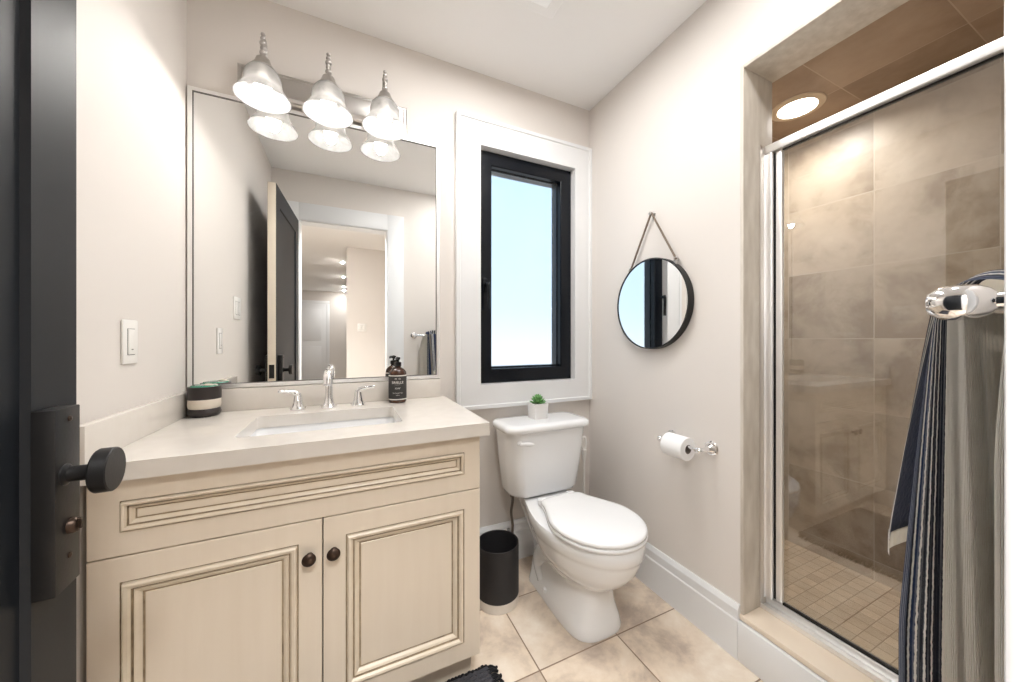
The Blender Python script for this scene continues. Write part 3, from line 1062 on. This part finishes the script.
# ------------------------------------------------------------------ round mirror
ry, rz, rr = 1.16, 1.288, 0.203
rm = thing('round_mirror', 'round black framed mirror hanging from a strap on the right wall', 'mirror', (XR, ry, rz - rr))
b = B()
lathe(b, [(rr - 0.005, 0.0), (rr, 0.0), (rr, -0.032), (rr - 0.005, -0.032), (rr - 0.005, 0.0)], (XR - 0.003, ry, rz), 72, axis='X')
bmesh.ops.remove_doubles(b, verts=b.verts, dist=1e-6)
obj('mirror_frame', b, M['iron'], rm)
b = B()
lathe(b, [(0.0, -0.029), (rr - 0.0055, -0.029), (rr - 0.0055, -0.001), (0.0, -0.001)], (XR - 0.003, ry, rz), 72, axis='X')
obj('mirror_glass', b, M['mirror'], rm)
hx_ = XR - 0.016
apex = (hx_, ry + 0.003, 1.70)
for s in (-1, 1):
    a = math.radians(38)
    q = (hx_, ry + s * rr * math.sin(a) * 1.03, rz + rr * math.cos(a) * 1.03)
    b = B()
    tube(b, [(q[0], q[1], q[2] + 0.012), ((q[0] + apex[0]) / 2, (q[1] + apex[1]) / 2, (q[2] + 0.012 + apex[2]) / 2), apex], 0.0045, 8)
    obj('hanging_strap', b, M['strap'], rm)
    b = B()
    pts = [(q[0] + 0.003 * math.sin(4 * k), q[1] + 0.011 * math.cos(k), q[2] + 0.008 + 0.011 * math.sin(k)) for k in [2 * PI * i / 20 for i in range(21)]]
    tube(b, pts, 0.003, 8)
    box(b, (q[0] - 0.007, q[1] - 0.007, q[2] - 0.012), (q[0] + 0.007, q[1] + 0.007, q[2] + 0.003), 0.002)
    obj('strap_ring', b, M['nickel'], rm)
b = B()
lathe(b, [(0.0, 0.0), (0.009, 0.0), (0.010, -0.004), (0.005, -0.008), (0.004, -0.022), (0.008, -0.026), (0.0, -0.029)], (XR, apex[1], apex[2] - 0.004), 18, axis='X')
obj('wall_hook', b, M['nickel'], rm)

# ------------------------------------------------------------------ toilet paper holder and roll
th = thing('paper_holder', 'chrome toilet paper holder with two round posts on the right wall', 'paper holder', (XR, 0.97, 0.714))
hxp = XR - 0.072
for y in (0.884, 1.063):
    b = B()
    lathe(b, [(0.0, 0.0), (0.027, 0.0), (0.028, -0.004), (0.025, -0.008), (0.0215, -0.009), (0.020, -0.014), (0.012, -0.021), (0.008, -0.030), (0.0075, -0.055)], (XR, y, 0.714), 30, axis='X')
    ball(b, (hxp, y, 0.714), 0.0125, (1, 1, 1), 18, 12)
    tube(b, [(XR - 0.05, y, 0.714), (hxp, y, 0.714)], 0.0075)
    obj('post', b, M['chrome'], th)
b = B()
tube(b, [(hxp, 0.880, 0.714), (hxp, 1.066, 0.714)], 0.0065, 14)
lathe(b, [(0.0065, 0.0), (0.009, 0.002), (0.009, 0.006), (0.0065, 0.008)], (hxp, 0.898, 0.714), 16, axis='Y')
obj('roller', b, M['chrome'], th)
tp = thing('toilet_paper_roll', 'white toilet paper roll on the chrome holder', 'toilet paper', (hxp, 0.985, 0.65))
ROLLR, RH = 0.0445, 0.0165
zc = 0.714 - RH + 0.0075
b = B()
lathe(b, [(RH + 0.001, 0.930), (ROLLR - 0.002, 0.930), (ROLLR, 0.932), (ROLLR, 1.023), (ROLLR - 0.002, 1.025), (RH + 0.001, 1.025), (RH + 0.001, 0.930)], (hxp, 0, zc), 40, axis='Y')
obj('paper', b, M['paper'], tp)
b = B()
lathe(b, [(RH - 0.001, 0.9305), (RH + 0.001, 0.9305), (RH + 0.001, 1.0245), (RH - 0.001, 1.0245), (RH - 0.001, 0.9305)], (hxp, 0, zc), 32, axis='Y')
obj('cardboard_core', b, M['card'], tp)

# ------------------------------------------------------------------ toilet
TXC = 0.865
to = thing('toilet', 'white two-piece toilet with a closed lid below the window', 'toilet', (TXC, 1.3, 0))


def bowl_ring(z, yf, yb, w, tm, wb, p=2.2, n=26):
    L, R_ = [], []
    for i in range(n + 1):
        t = 0.5 - 0.5 * math.cos(PI * i / n)
        y = yf + t * (yb - yf)
        if t < tm:
            ww = w * max(0.0, 1 - (1 - t / tm) ** p) ** (1 / p)
        else:
            q = (t - tm) / (1 - tm)
            ww = w + (wb - w) * (q * q * (3 - 2 * q))
            if q > 0.9:
                ww *= max(0.0, 1 - ((q - 0.9) / 0.1) ** 4) ** 0.5 if q < 1 else 0
        xo = TXC - 0.002 + (1.45 - y) * 0.066
        R_.append((xo + ww, y, z))
        L.append((xo - ww, y, z))
    return R_[:-1] + [R_[-1]] + L[-2:0:-1]


b = B()
rr_ = [
    bowl_ring(0.0, 1.045, 1.47, 0.112, 0.26, 0.090, 3.0), bowl_ring(0.012, 1.043, 1.47, 0.114, 0.26, 0.091, 3.0), bowl_ring(0.045, 1.050, 1.465, 0.107, 0.26, 0.085, 3.0),
    bowl_ring(0.10, 1.060, 1.455, 0.094, 0.32, 0.080, 3.0), bowl_ring(0.15, 1.060, 1.46, 0.084, 0.34, 0.066, 3.0), bowl_ring(0.18, 1.050, 1.47, 0.086, 0.40, 0.064, 2.6),
    bowl_ring(0.203, 1.012, 1.49, 0.112, 0.42, 0.064, 2.2), bowl_ring(0.235, 0.975, 1.52, 0.140, 0.42, 0.066, 2.1), bowl_ring(0.275, 0.945, 1.55, 0.163, 0.42, 0.070, 2.1),
    bowl_ring(0.32, 0.928, 1.58, 0.176, 0.42, 0.076, 2.1), bowl_ring(0.335, 0.924, 1.59, 0.179, 0.42, 0.080, 2.1), bowl_ring(0.340, 0.919, 1.59, 0.184, 0.42, 0.083, 2.1), bowl_ring(0.38, 0.917, 1.60, 0.185, 0.42, 0.088, 2.1), bowl_ring(0.390, 0.921, 1.60, 0.181, 0.42, 0.086, 2.1)]
rings(b, rr_)
for s in (-1, 1):      # moulded trapway relief on both flanks
    tube(b, smooth_path([(TXC + 0.015 + s * 0.030, 1.12, 0.235), (TXC + 0.01 + s * 0.056, 1.20, 0.20), (TXC + 0.01 + s * 0.058, 1.29, 0.205), (TXC + s * 0.048, 1.37, 0.17), (TXC + s * 0.046, 1.40, 0.11), (TXC + s * 0.046, 1.36, 0.055)], 6), 0.046, 16)
obj('bowl', b, M['ceramic'], to, angle=50)
for s in (-1, 1):
    b = B()
    lathe(b, [(0.0145, 0.0), (0.0145, 0.006), (0.012, 0.014), (0.006, 0.018), (0.0, 0.019)], (TXC + s * 0.092 + 0.008, 1.31, 0.038), 20)
    obj('bolt_cap', b, M['seat'], to)


def egg(z, d, yf=0.915, yb=1.345, w=0.179):
    return bowl_ring(z, yf + d, yb - d, w - d, 0.47, 0.105 - d, 2.05)


b = B()
rings(b, [egg(0.3915, 0.006), egg(0.394, 0.001), egg(0.404, 0.0), egg(0.407, 0.004)])
obj('toilet_seat', b, M['seat'], to, angle=60)
b = B()
rings(b, [egg(0.4085, 0.005), egg(0.411, 0.001), egg(0.420, 0.0), egg(0.426, 0.004), egg(0.4295, 0.012), egg(0.431, 0.03), egg(0.432, 0.07)])
obj('toilet_lid', b, M['seat'], to, angle=60)
for s in (-1, 1):
    b = B()
    box(b, (TXC + s * 0.075 - 0.02, 1.335, 0.3905), (TXC + s * 0.075 + 0.02, 1.368, 0.424), 0.008, 3)
    obj('seat_hinge', b, M['seat'], to)


def tank_ring(z, w0, yf, yb, r=0.065, bow=0.02):
    out = []
    for p in rrect(TXC - w0, yf, TXC + w0, yb, r, z, 8):
        t = (p[0] - TXC) / w0
        f = max(0, (yb - p[1]) / (yb - yf))
        out.append((p[0], p[1] - bow * (1 - t * t) * f, p[2]))
    return out


b = B()
rings(b, [tank_ring(0.398, 0.165, 1.445, 1.606), tank_ring(0.404, 0.178, 1.432, 1.606), tank_ring(0.42, 0.186, 1.424, 1.606), tank_ring(0.56, 0.204, 1.412, 1.606), tank_ring(0.704, 0.217, 1.402, 1.606)])
obj('tank', b, M['ceramic'], to, angle=50)
b = B()
rings(b, [tank_ring(0.7045, 0.218, 1.398, 1.608), tank_ring(0.708, 0.226, 1.388, 1.610, 0.05), tank_ring(0.722, 0.229, 1.384, 1.611, 0.052), tank_ring(0.732, 0.226, 1.388, 1.610, 0.05), tank_ring(0.738, 0.216, 1.398, 1.605, 0.048), tank_ring(0.7395, 0.19, 1.425, 1.58, 0.04)])
obj('tank_lid', b, M['ceramic'], to, angle=60)
b = B()
lathe(b, [(0.0, 0.0), (0.012, 0.0), (0.012, -0.006), (0.007, -0.010), (0.007, -0.016)], (TXC - 0.165, 1.4025, 0.662), 16, axis='Y', cap1=True)
tube(b, smooth_path([(TXC - 0.168, 1.389, 0.662), (TXC - 0.14, 1.384, 0.661), (TXC - 0.105, 1.382, 0.656)], 5), [0.008, 0.008, 0.0082, 0.0085, 0.009, 0.0095, 0.0095, 0.009, 0.0085, 0.007, 0.005], 12)
obj('flush_lever', b, M['seat'], to)
b = B()
tube(b, smooth_path([(0.725, 1.53, 0.40), (0.725, 1.53, 0.345), (0.722, 1.54, 0.29), (0.735, 1.55, 0.22), (0.738, 1.56, 0.171)], 6), 0.0065, 10)
lathe(b, [(0.013, 0.0), (0.013, 0.03)], (0.725, 1.53, 0.372), 12, cap0=True, cap1=True)
obj('supply_hose', b, M['hose'], to)
sv = thing('shutoff_valve', 'small chrome shutoff valve at the wall behind the waste bin', 'valve', (0.738, YB - 0.018, 0.15))
b = B()
tube(b, [(0.738, YB - 0.0185, 0.15), (0.738, 1.545, 0.15)], 0.009)
tube(b, [(0.738, 1.56, 0.142), (0.738, 1.56, 0.168)], 0.009)
lathe(b, [(0.0, 0.0), (0.026, 0.0), (0.022, -0.006), (0.009, -0.008)], (0.738, YB - 0.0183, 0.15), 20, axis='Y')
obj('valve_body', b, M['chrome'], sv)
b = B()
ball(b, (0.738, 1.535, 0.15), 0.014, (1.4, 0.6, 0.9), 14, 8)
obj('valve_handle', b, M['chrome'], sv)

# toilet brush with a looped handle between tank and right wall
tbx, tby = 1.168, 1.558
tb_ = thing('toilet_brush', 'white toilet brush in a slim holder between the tank and the corner', 'toilet brush', (tbx, tby, 0))
b = B()
lathe(b, [(0.0, 0.0005), (0.046, 0.0005), (0.048, 0.006), (0.042, 0.12), (0.038, 0.16), (0.034, 0.16), (0.034, 0.14), (0.0, 0.14)], (tbx, tby, 0), 26)
obj('holder', b, M['white_plastic'], tb_)
b = B()
tube(b, [(tbx, tby, 0.141), (tbx, tby, 0.47)], 0.0065, 12)
tube(b, [(tbx, tby, 0.46), (tbx, tby, 0.50), (tbx, tby, 0.53)], [0.0065, 0.012, 0.014], 14)
loop = [(tbx + 0.013 * math.cos(a), tby, 0.563 + 0.036 * math.sin(a)) for a in [2 * PI * i / 24 - PI / 2 for i in range(25)]]
tube(b, loop, 0.006, 10)
obj('handle', b, M['white_plastic'], tb_)

# ------------------------------------------------------------------ succulent on the tank
px, py, pz = 0.860, 1.522, 0.7396
pp = thing('potted_succulent', 'small green succulent in a square white pot on the toilet tank', 'plant', (px, py, pz))
b = B()
hw = 0.0385


def sq(z, h):
    return rrect(px - h, py - h, px + h, py + h, 0.004, z, 3)


rings(b, [sq(pz + 0.0003, hw - 0.002), sq(pz + 0.074, hw), sq(pz + 0.074, hw - 0.004), sq(pz + 0.064, hw - 0.005)])
obj('pot', b, M['pot'], pp)
b = B()
rings(b, [sq(pz + 0.060, hw - 0.006), sq(pz + 0.067, hw - 0.0055)])
obj('soil', b, M['soil'], pp)
b = B()


def leaf(bm, base, az, el, ln, wd):
    d = Vector((math.cos(az) * math.cos(el), math.sin(az) * math.cos(el), math.sin(el)))
    side = Vector((-math.sin(az), math.cos(az), 0))
    up = side.cross(d) * -1
    rs = []
    for t, wf in ((0, 0.45), (0.3, 0.85), (0.6, 1.0), (0.82, 0.7), (1.0, 0.06)):
        c = Vector(base) + d * ln * t + up * (0.10 * ln * t * t)
        rs.append([tuple(c + side * wd * wf * math.cos(a) + up * wd * 0.35 * wf * math.sin(a)) for a in [2 * PI * i / 8 for i in range(8)]])
    rings(bm, rs)


for k in range(30):
    lv = k / 30
    leaf(b, (px + random.uniform(-.004, .004), py + random.uniform(-.004, .004), pz + 0.066 + 0.022 * lv), k * 2.399, math.radians(10 + 70 * lv), 0.050 - 0.020 * lv, 0.0105 - 0.002 * lv)
obj('succulent', b, M['leaf'], pp, angle=50)

# ------------------------------------------------------------------ waste bin
wx, wy, wr = 0.594, 1.402, 0.090
wb_ = thing('waste_bin', 'round black waste bin with a white base between vanity and toilet', 'waste bin', (wx, wy, 0))
b = B()
lathe(b, [(0.0, 0.0005), (wr - 0.002, 0.0005), (wr, 0.003), (wr, 0.040), (0.0, 0.040)], (wx, wy, 0), 44)
obj('base', b, M['canwhite'], wb_)
b = B()
lathe(b, [(0.0, 0.0402), (wr + 0.0005, 0.0402), (wr + 0.0005, 0.253), (wr - 0.001, 0.255), (wr - 0.004, 0.253), (wr - 0.004, 0.048), (0.0, 0.048)], (wx, wy, 0), 44)
obj('bin_body', b, mat('black_bin', lin(38, 37, 39), 0.6, bump=0.1, bscale=200), wb_)

# ------------------------------------------------------------------ rug
RX0, RX1, RY0, RY1 = -0.26, 0.435, 0.62, 1.118
rg = thing('bath_rug', 'charcoal woven bath rug with black fringe in front of the vanity', 'rug', ((RX0 + RX1) / 2, (RY0 + RY1) / 2, 0))
b = B()
n_rows = 34
for i in range(n_rows):
    y = RY0 + (RY1 - RY0) * (i + 0.5) / n_rows
    ptsr = []
    K = 90
    for j in range(K + 1):
        x = RX0 + (RX1 - RX0) * j / K
        ptsr.append((x, y + 0.0015 * math.sin(j * 2.1 + i * 1.7), 0.010 + 0.0022 * math.sin(j * 2.6 + i * PI)))
    tube(b, ptsr, 0.0082, 7)
obj('woven_body', b, M['rug'], rg, angle=60)
b = B()
for i in range(46):
    y = RY0 + (RY1 - RY0) * (i + 0.5) / 46
    for xe, s in ((RX1, 1), (RX0, -1)):
        l = 0.028 + random.uniform(0, 0.012)
        tube(b, smooth_path([(xe - s * 0.006, y, 0.012), (xe + s * 0.008, y + random.uniform(-.003, .003), 0.016), (xe + s * l * 0.7, y + random.uniform(-.006, .006), 0.009), (xe + s * l, y + random.uniform(-.01, .01), 0.005)], 3), 0.0042, 6)
for j in range(60):
    x = RX0 + (RX1 - RX0) * (j + 0.5) / 60
    ball(b, (x, RY1 + 0.004 + random.uniform(-.003, .003), 0.011), 0.008, (1.0, 0.8, 0.9), 8, 6)
fo = obj('fringe', b, M['rugblk'], rg, angle=60)
fo['kind'] = 'stuff'

# ------------------------------------------------------------------ shower door
GX = 1.398
sd = thing('shower_door', 'clear glass shower door in a polished aluminium frame', 'shower door', (GX, 0.4, CURB))
ZT = 1.831
b = B()
box(b, (GX - 0.022, SO_Y0 + 0.001, ZT - 0.029), (GX + 0.018, SO_Y1 - 0.001, ZT), 0.003)
obj('header', b, M['alu'], sd)
b = B()
box(b, (1.352, SO_Y0 + 0.001, CURB + 0.0003), (GX + 0.020, SO_Y1 - 0.001, CURB + 0.006), 0.001)
box(b, (1.352, SO_Y0 + 0.001, CURB + 0.006), (1.357, SO_Y1 - 0.001, CURB + 0.016), 0.001)
box(b, (GX - 0.012, SO_Y0 + 0.001, CURB + 0.006), (GX + 0.020, SO_Y1 - 0.001, CURB + 0.030), 0.003)
obj('sill_track', b, M['alu'], sd)
b = B()
box(b, (GX - 0.026, SO_Y1 - 0.004, CURB + 0.031), (XI - 0.006, SO_Y1 - 0.0004, ZT - 0.030), 0.0008)
box(b, (GX - 0.020, SO_Y1 - 0.026, CURB + 0.0305), (GX - 0.004, SO_Y1 - 0.0005, ZT - 0.0295), 0.005, 3)
box(b, (GX + 0.004, SO_Y1 - 0.022, CURB + 0.0305), (GX + 0.016, SO_Y1 - 0.0005, ZT - 0.0295), 0.002)
obj('wall_channel', b, M['alu'], sd)
b = B()
box(b, (1.350, SO_Y1 - 0.003, CURB + 0.0065), (GX - 0.0265, SO_Y1 - 0.0004, ZT), 0.0008)
obj('jamb_strip', b, M['satin'], sd)
b = B()
box(b, (GX - 0.009, SO_Y1 - 0.052, CURB + 0.034), (GX + 0.009, SO_Y1 - 0.032, ZT - 0.032), 0.004, 3)
box(b, (GX - 0.009, SO_Y0 + 0.03, CURB + 0.034), (GX + 0.009, SO_Y0 + 0.05, ZT - 0.032), 0.004, 3)
obj('door_stile', b, M['alu'], sd)
obj('gasket', box(B(), (GX - 0.004, SO_Y1 - 0.031, CURB + 0.034), (GX + 0.004, SO_Y1 - 0.023, ZT - 0.032)), M['ink'], sd)
b = B()
box(b, (GX - 0.007, SO_Y0 + 0.051, CURB + 0.0305), (GX + 0.007, SO_Y1 - 0.053, CURB + 0.037), 0.0008)
box(b, (GX - 0.007, SO_Y0 + 0.051, ZT - 0.034), (GX + 0.007, SO_Y1 - 0.053, ZT - 0.0295), 0.0008)
obj('glass_seal', b, M['ink'], sd)
obj('glass_pane', box(B(), (GX - 0.003, SO_Y0 + 0.048, CURB + 0.036), (GX + 0.003, SO_Y1 - 0.050, ZT - 0.033)), M['glass'], sd)

# shower downlight
sl = thing('recessed_light', 'lit recessed downlight in the brown tiled shower ceiling', 'ceiling light', (1.826, 0.876, 2.17))
b = B()
lathe(b, [(0.098, 2.1698), (0.100, 2.168), (0.097, 2.164), (0.074, 2.160), (0.070, 2.163), (0.070, 2.1698)], (1.826, 0.876, 0), 48)
obj('trim_ring', b, mat('cream_trim_ring', lin(214, 196, 172), 0.5), sl)
b = B()
lathe(b, [(0.0, 2.162), (0.071, 2.162), (0.071, 2.169), (0.0, 2.169)], (1.826, 0.876, 0), 40)
obj('lens', b, M['led'], sl)

# ------------------------------------------------------------------ extractor fan in the ceiling
fn = thing('extractor_fan', 'square white extractor fan with an added light lens in the bathroom ceiling', 'fan', (0.625, 1.09, ZC))
b = B()
fxa, fxb, fya, fyb = 0.50, 0.75, 0.965, 1.213
box(b, (fxa, fya, ZC - 0.022), (fxb, fyb, ZC - 0.0005), 0.006, 3)
obj('cover', b, M['ceil'], fn)
b = B()
for i in range(5):
    y = fya + 0.012 + i * 0.012
    box(b, (fxa + 0.04, y, ZC - 0.0245), (fxb - 0.04, y + 0.006, ZC - 0.021), 0.001)
obj('louvre', b, M['white_plastic'], fn)
b = B()
box(b, (fxb - 0.006, fya + 0.02, ZC - 0.012), (fxb + 0.003, fyb - 0.012, ZC - 0.006))
obj('side_slot', b, M['grey_slot'], fn)
b = B()
box(b, (0.545, 1.04, ZC - 0.027), (0.705, 1.175, ZC - 0.0215), 0.004)
obj('added_lens', b, mat('added_fan_lens', (0.86, 0.86, 0.86, 1), 0.5, emis=(1, 0.985, 0.965, 1), estr=0.08), fn)  # faintly glowing lens, added to go with the fill lamp below it

# hall downlights
for i, y in enumerate((-3.37, -4.9, -6.4, -7.2)):
    h = thing('hall_downlight', ('nearest', 'second', 'third', 'farthest')[i] + ' of the lit downlights in the hall ceiling seen in the mirror', 'ceiling light', (-0.06, y, ZC), group='hall downlights')
    b = B()
    lathe(b, [(0.045, ZC - 0.0005), (0.045, ZC - 0.004), (0.032, ZC - 0.006), (0.032, ZC - 0.0005)], (-0.06, y, 0), 28)
    obj('trim_ring', b, M['white_plastic'], h)
    b = B()
    lathe(b, [(0.0, ZC - 0.006), (0.033, ZC - 0.006), (0.033, ZC - 0.001), (0.0, ZC - 0.001)], (-0.06, y, 0), 24)
    obj('lens', b, M['led_hall'], h)

# ------------------------------------------------------------------ towel bar and towel
TBY, TBZ = 0.124, 1.164
tbar = thing('towel_bar', 'chrome towel bar on the wall beside the doorway', 'towel bar', (0.8, YF, TBZ))
for x in (0.54, 1.14):
    b = B()
    lathe(b, [(0.0, 0.0), (0.027, 0.0), (0.028, 0.004), (0.024, 0.009), (0.012, 0.014), (0.0075, 0.022), (0.0075, 0.060), (0.012, 0.064), (0.0165, 0.072), (0.0175, 0.083), (0.0165, 0.094), (0.011, 0.102), (0.0, 0.104)], (x, YF + 0.0003, TBZ), 30, axis='Y')
    obj('post', b, M['chrome'], tbar)
b = B()
tube(b, [(0.53, TBY, TBZ), (1.145, TBY, TBZ)], 0.009, 16)
obj('rail', b, M['chrome'], tbar)

tw = thing('towel', 'navy and cream striped knitted towel draped over the chrome towel bar', 'towel', (0.80, TBY, 0.40))
TZ = TBZ + 0.012


def sheet(path_fn, zs, ufn, n=64, thick=0.010):
    """cloth hanging from the rail: path_fn(t, z) -> (x, y) at height z"""
    bm = bmesh.new()
    uvl = bm.loops.layers.uv.new('UVMap')
    grid = []
    for z in zs:
        row = []
        for i in range(n + 1):
            p = path_fn(i / n, z)
            row.append(bm.verts.new((p[0], p[1], p[2] if len(p) > 2 else z)))
        grid.append(row)
    for a in range(len(zs) - 1):
        for i in range(n):
            f = bm.faces.new((grid[a][i], grid[a][i + 1], grid[a + 1][i + 1], grid[a + 1][i]))
            for lp, (ii, aa) in zip(f.loops, ((i, a), (i + 1, a), (i + 1, a + 1), (i, a + 1))):
                lp[uvl].uv = (ufn(ii / n), aa / max(1, len(zs) - 1))
    bmesh.ops.solidify(bm, geom=list(bm.faces), thickness=thick)
    return bm


def knot_path(P, t):
    """point on a smooth curve through P, t spread evenly over the knots"""
    Q = [Vector((p[0], p[1])) for p in P]
    Q = [Q[0] * 2 - Q[1]] + Q + [Q[-1] * 2 - Q[-2]]
    m = len(P) - 1
    x = min(t * m, m - 1e-6)
    i = int(x)
    f = x - i
    a, b_, c, d = Q[i], Q[i + 1], Q[i + 2], Q[i + 3]
    v = 0.5 * ((2 * b_) + (c - a) * f + (2 * a - 5 * b_ + 4 * c - d) * f * f + (3 * b_ - a - 3 * c + d) * f ** 3)
    return (v.x, v.y)


def mixp(A, C, k, sc=1.08):
    return [((a[0] + (c[0] - a[0]) * k) * sc, (a[1] + (c[1] - a[1]) * k) * sc) for a, c in zip(A, C)]


# outer half: hangs on the room side of the rail, its bunched end faces the doorway
A_top = [(0.600, 0.152), (0.594, 0.151), (0.590, 0.148), (0.588, 0.142), (0.584, 0.135), (0.580, 0.127), (0.66, 0.124), (0.90, 0.126)]
A_bot = [(0.612, 0.186), (0.597, 0.176), (0.590, 0.160), (0.583, 0.144), (0.576, 0.130), (0.570, 0.117), (0.62, 0.109), (0.90, 0.116)]
US = lambda t: t / 0.43 * 0.212 if t < 0.43 else 0.212 + (t - 0.43) * 1.1


def front_path(t, z):
    k = min(1, max(0, (TZ - z) / 0.42)) ** 0.8
    x, y = knot_path(mixp(A_top, A_bot, k), t)
    g_ = 0.0035 * k * math.sin(30 * t + 2.5 * z)
    return (x + g_, y + 0.5 * g_)


zA = [TZ - 0.034 * i for i in range(24)]
B_top = [(0.62, 0.098), (0.590, 0.102), (0.580, 0.100), (0.574, 0.092), (0.580, 0.085), (0.66, 0.085), (0.90, 0.085)]
B_bot = [(0.60, 0.098), (0.553, 0.105), (0.541, 0.098), (0.533, 0.086), (0.550, 0.072), (0.66, 0.068), (0.90, 0.068)]
UC = lambda t: 0.23 + 0.58 * t


def back_path(t, z):
    k = min(1, max(0, (TZ - z) / 0.16)) ** 0.8
    x, y = knot_path(mixp(B_top, B_bot, k), t)
    return (x + 0.003 * k * math.sin(24 * t + 4 * z), max(y, YF + 0.016))


def arch_path(t, a):
    x0, y0 = 0.628 + 0.34 * t, TBY + 0.036
    x1, y1 = 0.632 + 0.34 * t, TBY - 0.026
    ang = PI * a
    return (x0 + (x1 - x0) * a, (y0 + y1) / 2 + (y0 - y1) / 2 * math.cos(ang), TZ - 0.004 + (0.022 + 0.016 * min(1, 6 * t)) * math.sin(ang))


obj('front_half', sheet(front_path, zA, US), M['towel'], tw, angle=60)
obj('back_half', sheet(back_path, zA, UC), M['towel'], tw, angle=60)
obj('top_fold', sheet(arch_path, [i / 14 for i in range(15)], lambda t: 0.03 + 0.6 * t), M['towel'], tw, angle=60)
# short striped end hanging outside
C_top = [(0.612, 0.158), (0.64, 0.160), (0.70, 0.160), (0.78, 0.158), (0.88, 0.156)]
C_bot = [(0.624, 0.1985), (0.648, 0.206), (0.70, 0.203), (0.78, 0.194), (0.88, 0.190)]


def flap_path(t, z):
    k = min(1, max(0, (TZ - z) / 0.32)) ** 0.9
    return knot_path(mixp(C_top, C_bot, k), t)


zC = [TZ - 0.0325 * i for i in range(11)]
obj('short_end', sheet(flap_path, zC, lambda t: 0.852 + 0.55 * t if t < 0.25 else 0.985, thick=0.008), M['towel'], tw, angle=60)
ho = obj('hem', sheet(flap_path, [TZ - 0.316, TZ - 0.327, TZ - 0.338, TZ - 0.346], lambda t: 0.60 + 0.2 * t, thick=0.013), M['towel'], tw, angle=60)
ho['label'] = 'white hem of the short striped end'
